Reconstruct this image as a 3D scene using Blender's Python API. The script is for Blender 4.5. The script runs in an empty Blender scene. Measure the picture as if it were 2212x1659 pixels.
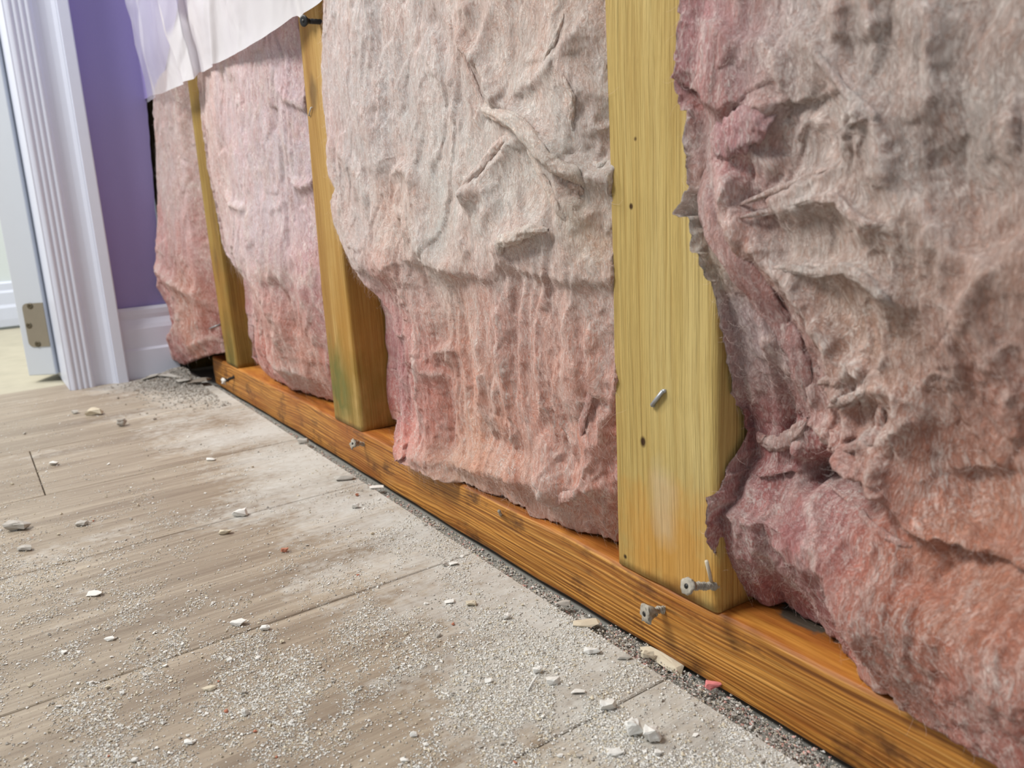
import bpy, bmesh, math, random
import numpy as np
from mathutils import Vector, Matrix

# ------------------------------------------------------------------ camera, light, exposure
S = bpy.context.scene
C = S.collection
W, H = 2212, 1659
CAM = np.array([.3275, -.2755, .2421])
YAW, PITCH, ROLL, FPX = .9956, .2287, -.0532, 1806.7


def cam_axes():
    f = np.array([-math.sin(YAW) * math.cos(PITCH), math.cos(YAW) * math.cos(PITCH), -math.sin(PITCH)])
    r = np.cross(f, [0, 0, 1.]); r /= np.linalg.norm(r); u = np.cross(r, f)
    return r * math.cos(ROLL) + u * math.sin(ROLL), -r * math.sin(ROLL) + u * math.cos(ROLL), f


AR, AU, AF = cam_axes()
cd = bpy.data.cameras.new('camera'); cam = bpy.data.objects.new('camera', cd); C.objects.link(cam)
cam.matrix_world = Matrix(((AR[0], AU[0], -AF[0], CAM[0]), (AR[1], AU[1], -AF[1], CAM[1]), (AR[2], AU[2], -AF[2], CAM[2]), (0, 0, 0, 1)))
cd.sensor_width = 36; cd.sensor_fit = 'HORIZONTAL'; cd.lens = FPX / W * 36
cd.clip_start = .005; cd.clip_end = 50
cd.dof.use_dof = True; cd.dof.focus_distance = .50; cd.dof.aperture_fstop = 15
S.camera = cam
S.view_settings.view_transform = 'Standard'; S.view_settings.look = 'None'
S.view_settings.gamma = 1; S.view_settings.exposure = 0.0
S.view_settings.use_curve_mapping = False

wd = bpy.data.worlds.new('world'); S.world = wd; wd.use_nodes = True
bg = wd.node_tree.nodes['Background']; bg.inputs[0].default_value = (.86, .93, 1.0, 1); bg.inputs[1].default_value = .44


def area(name, loc, target, size, power, col, sy=None):
    l = bpy.data.lights.new(name, 'AREA'); l.energy = power; l.color = col; l.size = size
    if sy: l.shape = 'RECTANGLE'; l.size_y = sy
    o = bpy.data.objects.new(name, l); C.objects.link(o); o.location = loc
    o.rotation_euler = (Vector(target) - Vector(loc)).to_track_quat('-Z', 'Y').to_euler()
    return o


area('ceiling_light', (-.55, -1.15, 1.75), (-.3, 0, .2), .5, 36, (1, .97, .93))
area('doorway_light', (-1.70, -.86, 1.35), (-.7, 0, .1), .25, 14, (1, .93, .84))

# ------------------------------------------------------------------ measuring helpers (photograph pixel -> point on a world plane)


def at(u, v, ax, val):
    d = AF * FPX + AR * (u - W / 2) + AU * (H / 2 - v)
    return CAM + d * ((val - CAM[ax]) / d[ax])


def proj(P):
    d = np.asarray(P) - CAM; k = d @ AF
    return W / 2 + FPX * (d @ AR) / k, H / 2 - FPX * (d @ AU) / k


def Z3(a): return [(640 + x * .3737, y * .3737) for x, y in a]
def Z4(a): return [(640 + x * .3859, 560 + y * .3859) for x, y in a]
def Z5(a): return [(1280 + x * .4219, y * .4219) for x, y in a]
def Z6(a): return [(1280 + x * .4219, 700 + y * .4219) for x, y in a]
def Z1(a): return [(x * .3255, y * .3255) for x, y in a]
def Z2(a): return [(x * .3255, 500 + y * .3255) for x, y in a]


# ------------------------------------------------------------------ numpy noise
_rs = np.random.RandomState(7)
_perm = _rs.permutation(512).astype(np.int64)
_g = _rs.normal(size=(512, 3)); _g /= np.linalg.norm(_g, axis=1)[:, None]


def pn(x, y, z=0.0):
    x, y, z = np.broadcast_arrays(np.asarray(x, float), np.asarray(y, float), np.asarray(z, float))
    xi, yi, zi = (np.floor(a).astype(np.int64) for a in (x, y, z))
    fx, fy, fz = x - xi, y - yi, z - zi
    s = lambda t: t * t * t * (t * (t * 6 - 15) + 10)
    u, v, w = s(fx), s(fy), s(fz)

    def gr(i, j, k):
        h = _perm[(_perm[(_perm[(xi + i) & 511] + yi + j) & 511] + zi + k) & 511]
        G = _g[h]
        return G[..., 0] * (fx - i) + G[..., 1] * (fy - j) + G[..., 2] * (fz - k)
    L = lambda a, b, t: a + t * (b - a)
    return 1.5 * L(L(L(gr(0, 0, 0), gr(1, 0, 0), u), L(gr(0, 1, 0), gr(1, 1, 0), u), v),
                   L(L(gr(0, 0, 1), gr(1, 0, 1), u), L(gr(0, 1, 1), gr(1, 1, 1), u), v), w)


def fbm(x, y, z=0., o=4, g=.5):
    r = 0; a = 1
    for i in range(o):
        r = r + a * pn(x * 2 ** i + 17 * i, y * 2 ** i - 9 * i, z); a *= g
    return r


def sm(x, a, b):
    t = np.clip((x - a) / (b - a), 0, 1); return t * t * (3 - 2 * t)


# ------------------------------------------------------------------ object helpers
def link(name, me, mat=None, parent=None):
    o = bpy.data.objects.new(name, me); C.objects.link(o)
    if mat: me.materials.append(mat)
    if parent: o.parent = parent
    return o


def mesh(name, V, F, mat=None, parent=None, smooth=True):
    me = bpy.data.meshes.new(name)
    V = np.asarray(V, np.float32)
    if isinstance(F, np.ndarray):
        k = F.shape[1]
        me.vertices.add(len(V)); me.vertices.foreach_set('co', V.ravel())
        me.loops.add(F.size); me.loops.foreach_set('vertex_index', F.ravel().astype(np.int32))
        me.polygons.add(len(F)); me.polygons.foreach_set('loop_start', (np.arange(len(F)) * k).astype(np.int32))
        me.polygons.foreach_set('loop_total', np.full(len(F), k, np.int32))
        me.update(calc_edges=True)
    else:
        me.from_pydata([tuple(map(float, v)) for v in V], [], F)
    me.polygons.foreach_set('use_smooth', [smooth] * len(me.polygons)); me.update()
    return link(name, me, mat, parent)


def tag(o, label=None, cat=None, group=None, kind=None):
    if label: o['label'] = label
    if cat: o['category'] = cat
    if group: o['group'] = group
    if kind: o['kind'] = kind
    return o


def empty(name, loc):
    o = bpy.data.objects.new(name, None); C.objects.link(o); o.location = loc; o.empty_display_size = .01; return o


def box(name, lo, hi, mat, parent=None, bev=.001):
    bm = bmesh.new(); bmesh.ops.create_cube(bm, size=1)
    lo, hi = Vector(lo), Vector(hi)
    for v in bm.verts: v.co = Vector([(lo[i] + hi[i]) / 2 + v.co[i] * (hi[i] - lo[i]) for i in range(3)])
    if bev: bmesh.ops.bevel(bm, geom=bm.edges[:], offset=bev, segments=2, affect='EDGES', profile=.5)
    me = bpy.data.meshes.new(name); bm.to_mesh(me); bm.free()
    return link(name, me, mat, parent)


def tube(name, pts, rad, mat, parent=None, n=10):
    """tapered round bar through pts (radii per point), closed ends"""
    P = [Vector(p) for p in pts]; V = []; F = []
    for i, p in enumerate(P):
        d = (P[min(i + 1, len(P) - 1)] - P[max(i - 1, 0)]).normalized()
        a = d.orthogonal().normalized() if i == 0 else (a - d * a.dot(d)).normalized()
        b = d.cross(a)
        for k in range(n):
            t = 2 * math.pi * k / n; V.append(p + (a * math.cos(t) + b * math.sin(t)) * rad[i])
    for i in range(len(P) - 1):
        for k in range(n):
            F.append((i * n + k, i * n + (k + 1) % n, (i + 1) * n + (k + 1) % n, (i + 1) * n + k))
    F.append(tuple(range(n))[::-1]); F.append(tuple(range((len(P) - 1) * n, len(P) * n)))
    return mesh(name, V, F, mat, parent)


# ------------------------------------------------------------------ materials
def lin(c):
    return tuple(((v / 255) / 12.92 if v / 255 <= .04045 else ((v / 255 + .055) / 1.055) ** 2.4) for v in c) + (1,)


class M:
    def __init__(s, name, rough=.6, spec=.3):
        s.m = bpy.data.materials.new(name); s.m.use_nodes = True
        s.t = s.m.node_tree; s.b = s.t.nodes['Principled BSDF']
        s.b.inputs['Roughness'].default_value = rough; s.b.inputs['Specular IOR Level'].default_value = spec

    def n(s, ty, **k):
        nd = s.t.nodes.new(ty)
        for a, v in k.items():
            if a.startswith('i_'):
                key = a[2:].replace('_', ' '); nd.inputs[int(key) if key.isdigit() else key].default_value = v
            else: setattr(nd, a, v)
        return nd

    def l(s, a, b): s.t.links.new(a, b)
    def pos(s): return s.n('ShaderNodeNewGeometry').outputs['Position']

    def mp(s, scale, rot=(0, 0, 0), src=None, loc=(0, 0, 0)):
        a = s.n('ShaderNodeMapping'); a.inputs['Scale'].default_value = scale; a.inputs['Rotation'].default_value = rot
        a.inputs['Location'].default_value = loc
        s.l(src or s.pos(), a.inputs[0]); return a.outputs[0]

    def noise(s, vec, scale=1, det=4, rough=.55, dist=0):
        a = s.n('ShaderNodeTexNoise'); a.inputs['Scale'].default_value = scale; a.inputs['Detail'].default_value = det
        a.inputs['Roughness'].default_value = rough; a.inputs['Distortion'].default_value = dist
        s.l(vec, a.inputs['Vector']); return a.outputs['Fac']

    def ramp(s, fac, st, interp='LINEAR'):
        a = s.n('ShaderNodeValToRGB'); a.color_ramp.interpolation = interp
        e = a.color_ramp.elements
        while len(e) < len(st): e.new(.5)
        for el, (p, c) in zip(e, st):
            el.position = p; el.color = c if len(c) == 4 else tuple(c) + (1,)
        s.l(fac, a.inputs[0]); return a.outputs[0]

    def mix(s, f, a, b, mode='MIX'):
        m = s.n('ShaderNodeMix', data_type='RGBA', blend_type=mode)
        for sock, v in ((m.inputs[0], f), (m.inputs[6], a), (m.inputs[7], b)):
            if hasattr(v, 'is_output'): s.l(v, sock)
            else: sock.default_value = v
        return m.outputs[2]

    def math(s, op, a, b=0.):
        m = s.n('ShaderNodeMath', operation=op)
        for sock, v in ((m.inputs[0], a), (m.inputs[1], b)):
            if hasattr(v, 'is_output'): s.l(v, sock)
            else: sock.default_value = v
        return m.outputs[0]

    def bump(s, h, strength=.5, dist=.001, prev=None):
        b = s.n('ShaderNodeBump'); b.inputs['Strength'].default_value = strength; b.inputs['Distance'].default_value = dist
        s.l(h, b.inputs['Height'])
        if prev: s.l(prev, b.inputs['Normal'])
        return b.outputs[0]

    def out(s, col=None, nrm=None, rough=None):
        if col is not None:
            if hasattr(col, 'is_output'): s.l(col, s.b.inputs['Base Color'])
            else: s.b.inputs['Base Color'].default_value = col
        if nrm: s.l(nrm, s.b.inputs['Normal'])
        if rough: s.l(rough, s.b.inputs['Roughness'])
        return s.m


def simple(name, col, rough=.5, metal=0., var=.0, spec=.3, scale=60):
    m = M(name, rough, spec); m.b.inputs['Metallic'].default_value = metal
    c = lin(col); d = tuple(v * (1 - var) for v in c[:3]) + (1,)
    f = m.noise(m.mp((1, 1, 1)), scale, 4)
    return m.out(m.mix(f, c, d), m.bump(m.noise(m.mp((1, 1, 1)), scale * 6, 3), .15, .0006))


def wood_stud(name, light, mid, dark, seed, knots=(), stains=()):
    m = M(name, .62, .25)
    o = (seed * 3.7, seed * 1.3, seed)
    warp = m.n('ShaderNodeTexNoise'); warp.inputs['Scale'].default_value = 5
    m.l(m.mp((1, 1, .5), loc=o), warp.inputs['Vector'])
    v = m.n('ShaderNodeVectorMath', operation='MULTIPLY_ADD'); m.l(warp.outputs['Color'], v.inputs[0])
    v.inputs[1].default_value = (.02, .02, .0); m.l(m.pos(), v.inputs[2])
    p = v.outputs[0]
    big = m.noise(m.mp((40, 40, 2.2), src=p, loc=o), 1, 3)
    fine = m.noise(m.mp((520, 520, 11), src=p, loc=o), 1, 4, .65)
    blot = m.noise(m.mp((9, 9, 6), loc=o), 1, 4)
    c = m.ramp(big, [(.22, lin(dark)), (.5, lin(mid)), (.74, lin(light))])
    c = m.mix(m.math('MULTIPLY', m.ramp(fine, [(.35, (1, 1, 1)), (.55, (0, 0, 0))]), .38), c, m.mix(1., c, lin((196, 170, 120)), 'MULTIPLY'))
    c = m.mix(m.ramp(blot, [(.5, (0, 0, 0)), (.72, (.45, .45, .45))]), c, lin(dark))
    for (x, z, rx, rz, col, amt) in stains:
        sx = m.n('ShaderNodeVectorMath', operation='DISTANCE')
        mm = m.mp((1 / rx, 0, 1 / rz), loc=(-x / rx, 0, -z / rz)); m.l(mm, sx.inputs[0]); sx.inputs[1].default_value = (0, 0, 0)
        f = m.math('ADD', sx.outputs['Value'], m.math('MULTIPLY', m.math('SUBTRACT', m.noise(m.mp((60, 60, 40), loc=o), 1, 5), .5), 1.6))
        c = m.mix(m.math('MULTIPLY', m.ramp(f, [(.3, (1, 1, 1)), (1.1, (0, 0, 0))]), amt), c, lin(col))
    h = m.math('ADD', m.math('MULTIPLY', fine, .8), m.math('MULTIPLY', m.noise(m.mp((170, 170, 6), src=p), 1, 3), 1.))
    return m.out(c, m.bump(h, 1., .0018))


def wood_plate():
    m = M('sill_wood', .5, .35)
    warp = m.n('ShaderNodeTexNoise'); warp.inputs['Scale'].default_value = 6
    m.l(m.mp((.7, 1, 1)), warp.inputs['Vector'])
    v = m.n('ShaderNodeVectorMath', operation='MULTIPLY_ADD'); m.l(warp.outputs['Color'], v.inputs[0])
    v.inputs[1].default_value = (0, .006, .009); m.l(m.pos(), v.inputs[2]); p = v.outputs[0]
    sz = m.n('ShaderNodeSeparateXYZ'); m.l(p, sz.inputs[0])
    ph = m.math('ADD', m.math('MULTIPLY', sz.outputs['Z'], 2350.), m.math('MULTIPLY', m.noise(m.mp((4.5, 16, 40)), 1, 4, .55), 48.))
    ph = m.math('ADD', ph, m.math('MULTIPLY', sz.outputs['Y'], 500.))
    amp_ = m.noise(m.mp((2.5, 40, 90), loc=(5, 5, 5)), 1, 3)
    ring = m.math('ADD', m.math('MULTIPLY', m.math('MULTIPLY', m.math('SINE', ph), amp_), .26), m.math('MULTIPLY', m.noise(m.mp((2.4, 130, 420), src=p), 1, 4, .6), 1.05))
    ring = m.math('ADD', ring, 0.02)
    fine = m.noise(m.mp((10, 330, 700), src=p), 1, 4, .6)
    blot = m.noise(m.mp((7, 16, 18)), 1, 5, .6)
    c = m.ramp(ring, [(.12, lin((92, 52, 20))), (.36, lin((158, 100, 38))), (.62, lin((200, 140, 62))), (.95, lin((224, 172, 96)))])
    c = m.mix(m.math('MULTIPLY', m.ramp(fine, [(.38, (1, 1, 1)), (.56, (0, 0, 0))]), .55), c, lin((96, 54, 20)))
    c = m.mix(m.ramp(blot, [(.48, (0, 0, 0)), (.7, (.8, .8, .8))]), c, lin((150, 84, 30)))
    dk = m.noise(m.mp((22, 40, 40), loc=(3, 1, 2)), 1, 5, .65)
    c = m.mix(m.ramp(dk, [(.54, (0, 0, 0)), (.68, (.85, .85, .85))]), c, lin((74, 42, 20)))
    # smoother orange top face with reddish rot patches
    geo = m.n('ShaderNodeNewGeometry'); sp = m.n('ShaderNodeSeparateXYZ'); m.l(geo.outputs['Normal'], sp.inputs[0])
    tf = m.ramp(sp.outputs['Z'], [(.45, (0, 0, 0)), (.9, (.8, .8, .8))])
    tn = m.noise(m.mp((9, 60, 20), loc=(1, 2, 3)), 1, 5, .6)
    top = m.ramp(tn, [(.3, lin((104, 58, 26))), (.5, lin((168, 100, 42))), (.7, lin((212, 148, 64)))])
    c = m.mix(tf, c, top)
    ds = m.n('ShaderNodeVectorMath', operation='DISTANCE'); m.l(m.mp((1 / .030, 1 / .022, 0), loc=(-.104 / .030, -.040 / .022, 0)), ds.inputs[0]); ds.inputs[1].default_value = (0, 0, 0)
    dn = m.math('ADD', ds.outputs['Value'], m.math('MULTIPLY', m.math('SUBTRACT', m.noise(m.mp((120, 120, 40)), 1, 5), .5), 1.2))
    c = m.mix(m.ramp(dn, [(.75, (.9, .9, .9)), (1.15, (0, 0, 0))]), c, lin((74, 76, 70)))
    h = m.math('ADD', m.math('MULTIPLY', ring, 1.), m.math('MULTIPLY', fine, .9))
    return m.out(c, m.bump(h, .6, .0012))


def mat_batt(name, seed):
    m = M(name, .92, .12)
    a = m.n('ShaderNodeAttribute', attribute_name='tone').outputs['Color']
    warp = m.n('ShaderNodeTexNoise'); warp.inputs['Scale'].default_value = 16; warp.inputs['Detail'].default_value = 3
    m.l(m.mp((1, 1, 1), loc=(seed, 0, 0)), warp.inputs['Vector'])
    v = m.n('ShaderNodeVectorMath', operation='MULTIPLY_ADD'); m.l(warp.outputs['Color'], v.inputs[0])
    v.inputs[1].default_value = (.035, .02, .03); m.l(m.pos(), v.inputs[2]); p = v.outputs[0]
    st = m.noise(m.mp((230, 200, 40), src=p), 1, 6, .72)       # drawn fibres, mostly vertical
    cl = m.noise(m.mp((60, 60, 34), src=p, loc=(seed, 3, 1)), 1, 5, .65)
    fu = m.noise(m.mp((620, 620, 260), src=p), 1, 5, .75, 1.4)
    mk = m.noise(m.mp((30, 30, 22), loc=(seed, 7, 1)), 1, 3)
    c = m.mix(m.ramp(cl, [(.38, (0, 0, 0)), (.66, (.55, .55, .55))]), a, m.mix(1., a, lin((250, 222, 212)), 'MULTIPLY'))
    c = m.mix(m.ramp(fu, [(.38, (.9, .9, .9)), (.54, (0, 0, 0))]), c, m.mix(1., c, lin((234, 216, 207)), 'MULTIPLY'))
    fw = m.math('ADD', m.math('MULTIPLY', fu, .75), m.math('MULTIPLY', st, .55))
    c = m.mix(m.math('MULTIPLY', m.ramp(fw, [(.62, (0, 0, 0)), (.82, (.9, .9, .9))]), m.ramp(mk, [(.35, (.35, .35, .35)), (.6, (1, 1, 1))])), c, lin((250, 238, 230)))
    h = m.math('ADD', m.math('MULTIPLY', st, 1.1), m.math('ADD', m.math('MULTIPLY', fu, .8), m.math('MULTIPLY', cl, .8)))
    m.b.inputs['Sheen Weight'].default_value = .12; m.b.inputs['Sheen Roughness'].default_value = .5
    m.b.inputs['Subsurface Weight'].default_value = .15
    m.b.inputs['Subsurface Radius'].default_value = (.004, .003, .003); m.b.inputs['Subsurface Scale'].default_value = 1
    return m.out(c, m.bump(h, 1., .0026))


def mat_floor():
    m = M('laminate', .5, .35)
    a = m.n('ShaderNodeAttribute', attribute_name='plank').outputs['Fac']
    rot = (0, 0, math.radians(-2.3))
    off = m.n('ShaderNodeCombineXYZ'); m.l(m.math('MULTIPLY', a, 7.3), off.inputs[0]); m.l(m.math('MULTIPLY', a, 3.1), off.inputs[1])
    v = m.n('ShaderNodeVectorMath', operation='ADD'); m.l(m.mp((1, 1, 1), rot), v.inputs[0]); m.l(off.outputs[0], v.inputs[1]); p = v.outputs[0]
    wide = m.noise(m.mp((34, 3.2, 1), src=p), 1, 4, .6, .6)
    fine = m.noise(m.mp((330, 9, 1), src=p), 1, 5, .65)
    hair = m.noise(m.mp((900, 16, 1), src=p), 1, 3, .6)
    c = m.ramp(wide, [(.3, lin((132, 120, 105))), (.5, lin((162, 150, 133))), (.7, lin((186, 175, 157)))])
    c = m.mix(m.math('MULTIPLY', m.ramp(fine, [(.4, (1, 1, 1)), (.56, (0, 0, 0))]), .55), c, lin((120, 106, 92)))
    c = m.mix(m.math('MULTIPLY', a, .18), c, lin((160, 142, 122)))
    # plaster dust film: thick by the plate, streaky elsewhere
    sp = m.n('ShaderNodeSeparateXYZ'); m.l(m.pos(), sp.inputs[0])
    near = m.ramp(m.math('ADD', m.math('MULTIPLY', sp.outputs['Y'], 4.5), 1.0), [(.3, (0, 0, 0)), (1., (1, 1, 1))])
    d1 = m.noise(m.mp((11, 7, 1), (0, 0, .5)), 1, 6, .7)
    d2 = m.noise(m.mp((150, 110, 1)), 1, 4, .7)
    d = m.math('ADD', m.math('MULTIPLY', near, .26), m.math('ADD', m.math('MULTIPLY', d1, .75), m.math('MULTIPLY', d2, .35)))
    dust = m.ramp(d, [(.60, (0, 0, 0)), (.70, (.45, .45, .45)), (.84, (.9, .9, .9))])
    c = m.mix(dust, c, lin((202, 202, 197)))
    h = m.math('ADD', m.math('MULTIPLY', fine, .6), m.math('ADD', m.math('MULTIPLY', hair, .5), m.math('MULTIPLY', d2, .35)))
    r = m.ramp(dust, [(0, (.42,) * 3), (.6, (.8,) * 3)])
    return m.out(c, m.bump(h, .8, .001), r)


MAT = {}
MAT['s1'] = wood_stud('stud_wood_far', (186, 160, 92), (156, 128, 66), (112, 84, 36), 1.,
                      stains=[(-.76, .06, .03, .07, (76, 84, 40), .8), (-.77, .17, .012, .03, (60, 60, 44), .6), (-.77, .12, .05, .1, (170, 120, 50), .4)])
MAT['s2'] = wood_stud('stud_wood_mid', (206, 176, 116), (186, 150, 86), (150, 108, 50), 2.,
                      stains=[(-.38, .075, .05, .05, (98, 106, 54), .85), (-.38, .33, .012, .018, (90, 70, 44), .6), (-.36, .12, .03, .09, (176, 128, 52), .5)])
MAT['s3'] = wood_stud('stud_wood_near', (206, 188, 130), (194, 170, 106), (172, 144, 82), 3.,
                      stains=[(.022, .114, .0024, .0036, (62, 40, 20), 1.3), (.016, .231, .0016, .0018, (70, 48, 22), 1.2), (.02, .262, .0012, .0012, (90, 66, 34), .9),
                              (.04, .06, .06, .045, (200, 142, 62), .7), (.006, .045, .002, .002, (60, 44, 24), 1.2), (.05, .04, .03, .008, (120, 76, 30), .6),
                              (.035, .085, .012, .03, (206, 196, 168), .4)])
MAT['plate'] = wood_plate()
MAT['floor'] = mat_floor()
MAT['trim'] = simple('trim_paint', (218, 224, 240), .35, var=.05, spec=.4)
MAT['door'] = simple('door_paint', (206, 212, 220), .4, var=.03)
MAT['farwall'] = simple('far_wall_paint', (216, 224, 224), .6)
MAT['farfloor'] = simple('far_floor', (196, 190, 170), .7, var=.35, scale=22)
MAT['dark'] = simple('sheathing', (46, 36, 30), .9, var=.3)
MAT['slab'] = simple('subfloor_cement', (150, 150, 144), .85, var=.35, scale=40)
MAT['gap'] = simple('drywall_core', (150, 140, 128), .9, var=.3)
MAT['steel'] = simple('steel', (176, 180, 184), .4, .5)
MAT['screw'] = simple('screw_metal', (70, 70, 70), .45, .8, var=.5, scale=400)
MAT['screwdust'] = simple('dusty_screw', (214, 206, 190), .8, .0, var=.85, scale=420)
MAT['hinge'] = simple('hinge_nickel', (168, 160, 144), .42, .6, var=.15)
MAT['hingescrew'] = simple('hinge_screw_metal', (112, 104, 86), .4, .5, var=.4, scale=300)
MAT['plaster'] = simple('plaster', (230, 229, 224), .85, var=.12, scale=200)
MAT['plaster2'] = simple('plaster_cream', (214, 204, 182), .85, var=.2, scale=200)
MAT['plaster3'] = simple('plaster_grey', (190, 186, 178), .85, var=.25, scale=200)
MAT['brick'] = simple('plaster_terracotta', (190, 128, 104), .85, var=.25, scale=200)
MAT['pinkchip'] = simple('pink_paint', (226, 138, 138), .7, var=.15, scale=200)
MAT['fibrelight'] = simple('fibre_pale', (240, 222, 216), .8)


def mat_wall():
    m = M('lilac_paint', .55, .3)
    st = m.noise(m.mp((1, 1, 1)), 420, 3, .6)
    return m.out(m.mix(m.noise(m.mp((1, 1, 1)), 5, 2), lin((158, 149, 200)), lin((150, 140, 192))), m.bump(st, .35, .0009))


MAT['wall'] = mat_wall()


def mat_sheet():
    m = M('poly_film', .3, .5)
    t = m.t; b = m.b
    b.inputs['Base Color'].default_value = lin((246, 246, 252))
    tr = m.n('ShaderNodeBsdfTransparent'); tl = m.n('ShaderNodeBsdfTranslucent'); tl.inputs[0].default_value = lin((246, 246, 252))
    m1 = m.n('ShaderNodeMixShader'); m1.inputs[0].default_value = .25
    m.l(b.outputs[0], m1.inputs[1]); m.l(tl.outputs[0], m1.inputs[2])
    m2 = m.n('ShaderNodeMixShader'); m.l(m.n('ShaderNodeAttribute', attribute_name='clear').outputs['Fac'], m2.inputs[0])
    m.l(m1.outputs[0], m2.inputs[1]); m.l(tr.outputs[0], m2.inputs[2])
    m.l(m2.outputs[0], t.nodes['Material Output'].inputs['Surface'])
    wr = m.noise(m.mp((9, 30, 7), (0, .5, 0)), 1, 3, .5, 1.)
    nb = m.bump(wr, .5, .01); m.l(nb, b.inputs['Normal'])
    return m.m


MAT['sheet'] = mat_sheet()

# ------------------------------------------------------------------ the setting
AN = -.0409
seams = [.62, .43, .24, .052, -.139, -.324, -.500, -.672, -.848, -1.03]
ends = {6: -.243, 5: -.62, 4: -.46, 3: -.30, 7: -.5}
EDGE = lambda x: -.0062 + (-.0130 + .0062) * np.clip((x + .76) / .7, 0, 1.3)


def floor():
    V = []; F = []; ID = []
    rnd = random.Random(3); g = .00045
    for i in range(len(seams) - 1):
        x1, x0 = seams[i], seams[i + 1]
        spans = [(-1.6, ends.get(i, -.8)), (ends.get(i, -.8), None)]
        for ya, yb in spans:
            n = 2 if yb is not None else 2
            r = rnd.random()

            def top(x, y):
                return x + AN * y
            ya2 = ya + g
            xs0, xs1 = x0 + g, x1 - g
            ys = [ya2, yb - g] if yb is not None else None
            if ys is None:
                c = [(top(xs0, ya2), ya2), (top(xs1, ya2), ya2), (xs1, float(EDGE(xs1))), (xs0, float(EDGE(xs0)))]
            else:
                c = [(top(xs0, ys[0]), ys[0]), (top(xs1, ys[0]), ys[0]), (top(xs1, ys[1]), ys[1]), (top(xs0, ys[1]), ys[1])]
            b = len(V)
            cx = sum(q[0] for q in c) / 4; cy = sum(q[1] for q in c) / 4
            for z, ins in ((-.0055, 0), (-.0006, 0), (0, .0006)):
                for q in c:
                    V.append((q[0] + (ins if q[0] < cx else -ins), q[1] + (ins if q[1] < cy else -ins), z))
            for k in range(4):
                k2 = (k + 1) % 4
                F.append((b + k, b + k2, b + 4 + k2, b + 4 + k)); F.append((b + 4 + k, b + 4 + k2, b + 8 + k2, b + 8 + k))
            F.append((b + 8, b + 9, b + 10, b + 11))
            ID += [r] * 12
    o = mesh('floor', V, F, MAT['floor'], smooth=False)
    at_ = o.data.attributes.new('plank', 'FLOAT', 'POINT'); at_.data.foreach_set('value', ID)
    tag(o, kind='structure')


floor()
o = box('floor_base', (-1.0, -1.6, -.05), (.62, .12, -.0056), MAT['slab'], bev=0); tag(o, kind='structure')
XW = -.9938
# far room
o = box('floor_far_room', (-2.6, -1.6, -.05), (-1.001, .9, -.002), MAT['farfloor'], bev=0); tag(o, kind='structure')
fa, fb = at(0, 711, 2, 0), at(42, 702, 2, 0)
XF = -1.835
o = box('wall_far', (XF - .1, -.75, -.002), (XF, .8, 2.4), MAT['farwall'], bev=0); tag(o, kind='structure')


def loft(name, prof, axis, a, b, mat, parent=None, bev=None):
    """extrude a closed profile [(p,q)] along axis between a and b"""
    V = []; n = len(prof)
    for t in (a, b):
        for p, q in prof:
            V.append({0: (t, p, q), 1: (p, t, q), 2: (p, q, t)}[axis])
    F = [(k, (k + 1) % n, n + (k + 1) % n, n + k) for k in range(n)] + [tuple(range(n))[::-1], tuple(range(n, 2 * n))]
    o = mesh(name, V, F, mat, parent, smooth=False)
    bm = bmesh.new(); bm.from_mesh(o.data); bmesh.ops.recalc_face_normals(bm, faces=bm.faces[:]); bm.to_mesh(o.data); bm.free()
    return o


o = loft('baseboard_far', [(XF + .0005, .004), (XF + .012, .004), (XF + .014, .02), (XF + .014, .045), (XF + .011, .052), (XF + .011, .078), (XF + .008, .083), (XF + .008, .098), (XF + .0005, .102)], 1, -.74, .8, MAT['trim'])
tag(o, kind='structure')

# lilac wall: drywall with a broken end where the sheet was cut away
def lilac():
    zs = np.linspace(.0, 2.4, 240)
    yend = np.interp(zs, [0, .103, .182, .388, .6, 2.4], [-.030, -.022, -.0235, -.0105, -.004, -.002]) + .0012 * pn(zs * 60, 2.2) * (zs < .5)
    V = []; 
    for z, y in zip(zs, yend):
        V += [(XW, -.17, z), (XW, y, z), (XW - .0127, y + .001, z), (XW - .0127, -.17, z)]
    F = []
    for i in range(len(zs) - 1):
        for k in range(4):
            k2 = (k + 1) % 4; F.append((i * 4 + k, i * 4 + k2, (i + 1) * 4 + k2, (i + 1) * 4 + k))
    n = (len(zs) - 1) * 4
    F += [(3, 2, 1, 0), (n, n + 1, n + 2, n + 3)]
    tag(mesh('wall_left', V, F, MAT['wall'], smooth=False), kind='structure')


lilac()
def stub():
    V = []
    zs = np.linspace(.3925, 2.4, 120)
    for z in zs:
        x = np.interp(z, [.39, at(388, 0, 1, -.0127)[2], 1.0, 2.4], [at(347, 205, 1, -.0127)[0], at(388, 0, 1, -.0127)[0], -.76, -.50]) + .0015 * pn(z * 50, .4)
        V += [(XW, -.0127, z), (x, -.0127, z), (x, -.0002, z), (XW, -.0002, z)]
    F = [(i * 4 + k, i * 4 + (k + 1) % 4, i * 4 + 4 + (k + 1) % 4, i * 4 + 4 + k) for i in range(len(zs) - 1) for k in range(4)]
    n = (len(zs) - 1) * 4
    F += [(3, 2, 1, 0), (n, n + 1, n + 2, n + 3)]
    tag(mesh('wall_right', V, F, MAT['wall'], smooth=False), kind='structure')


stub()
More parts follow.
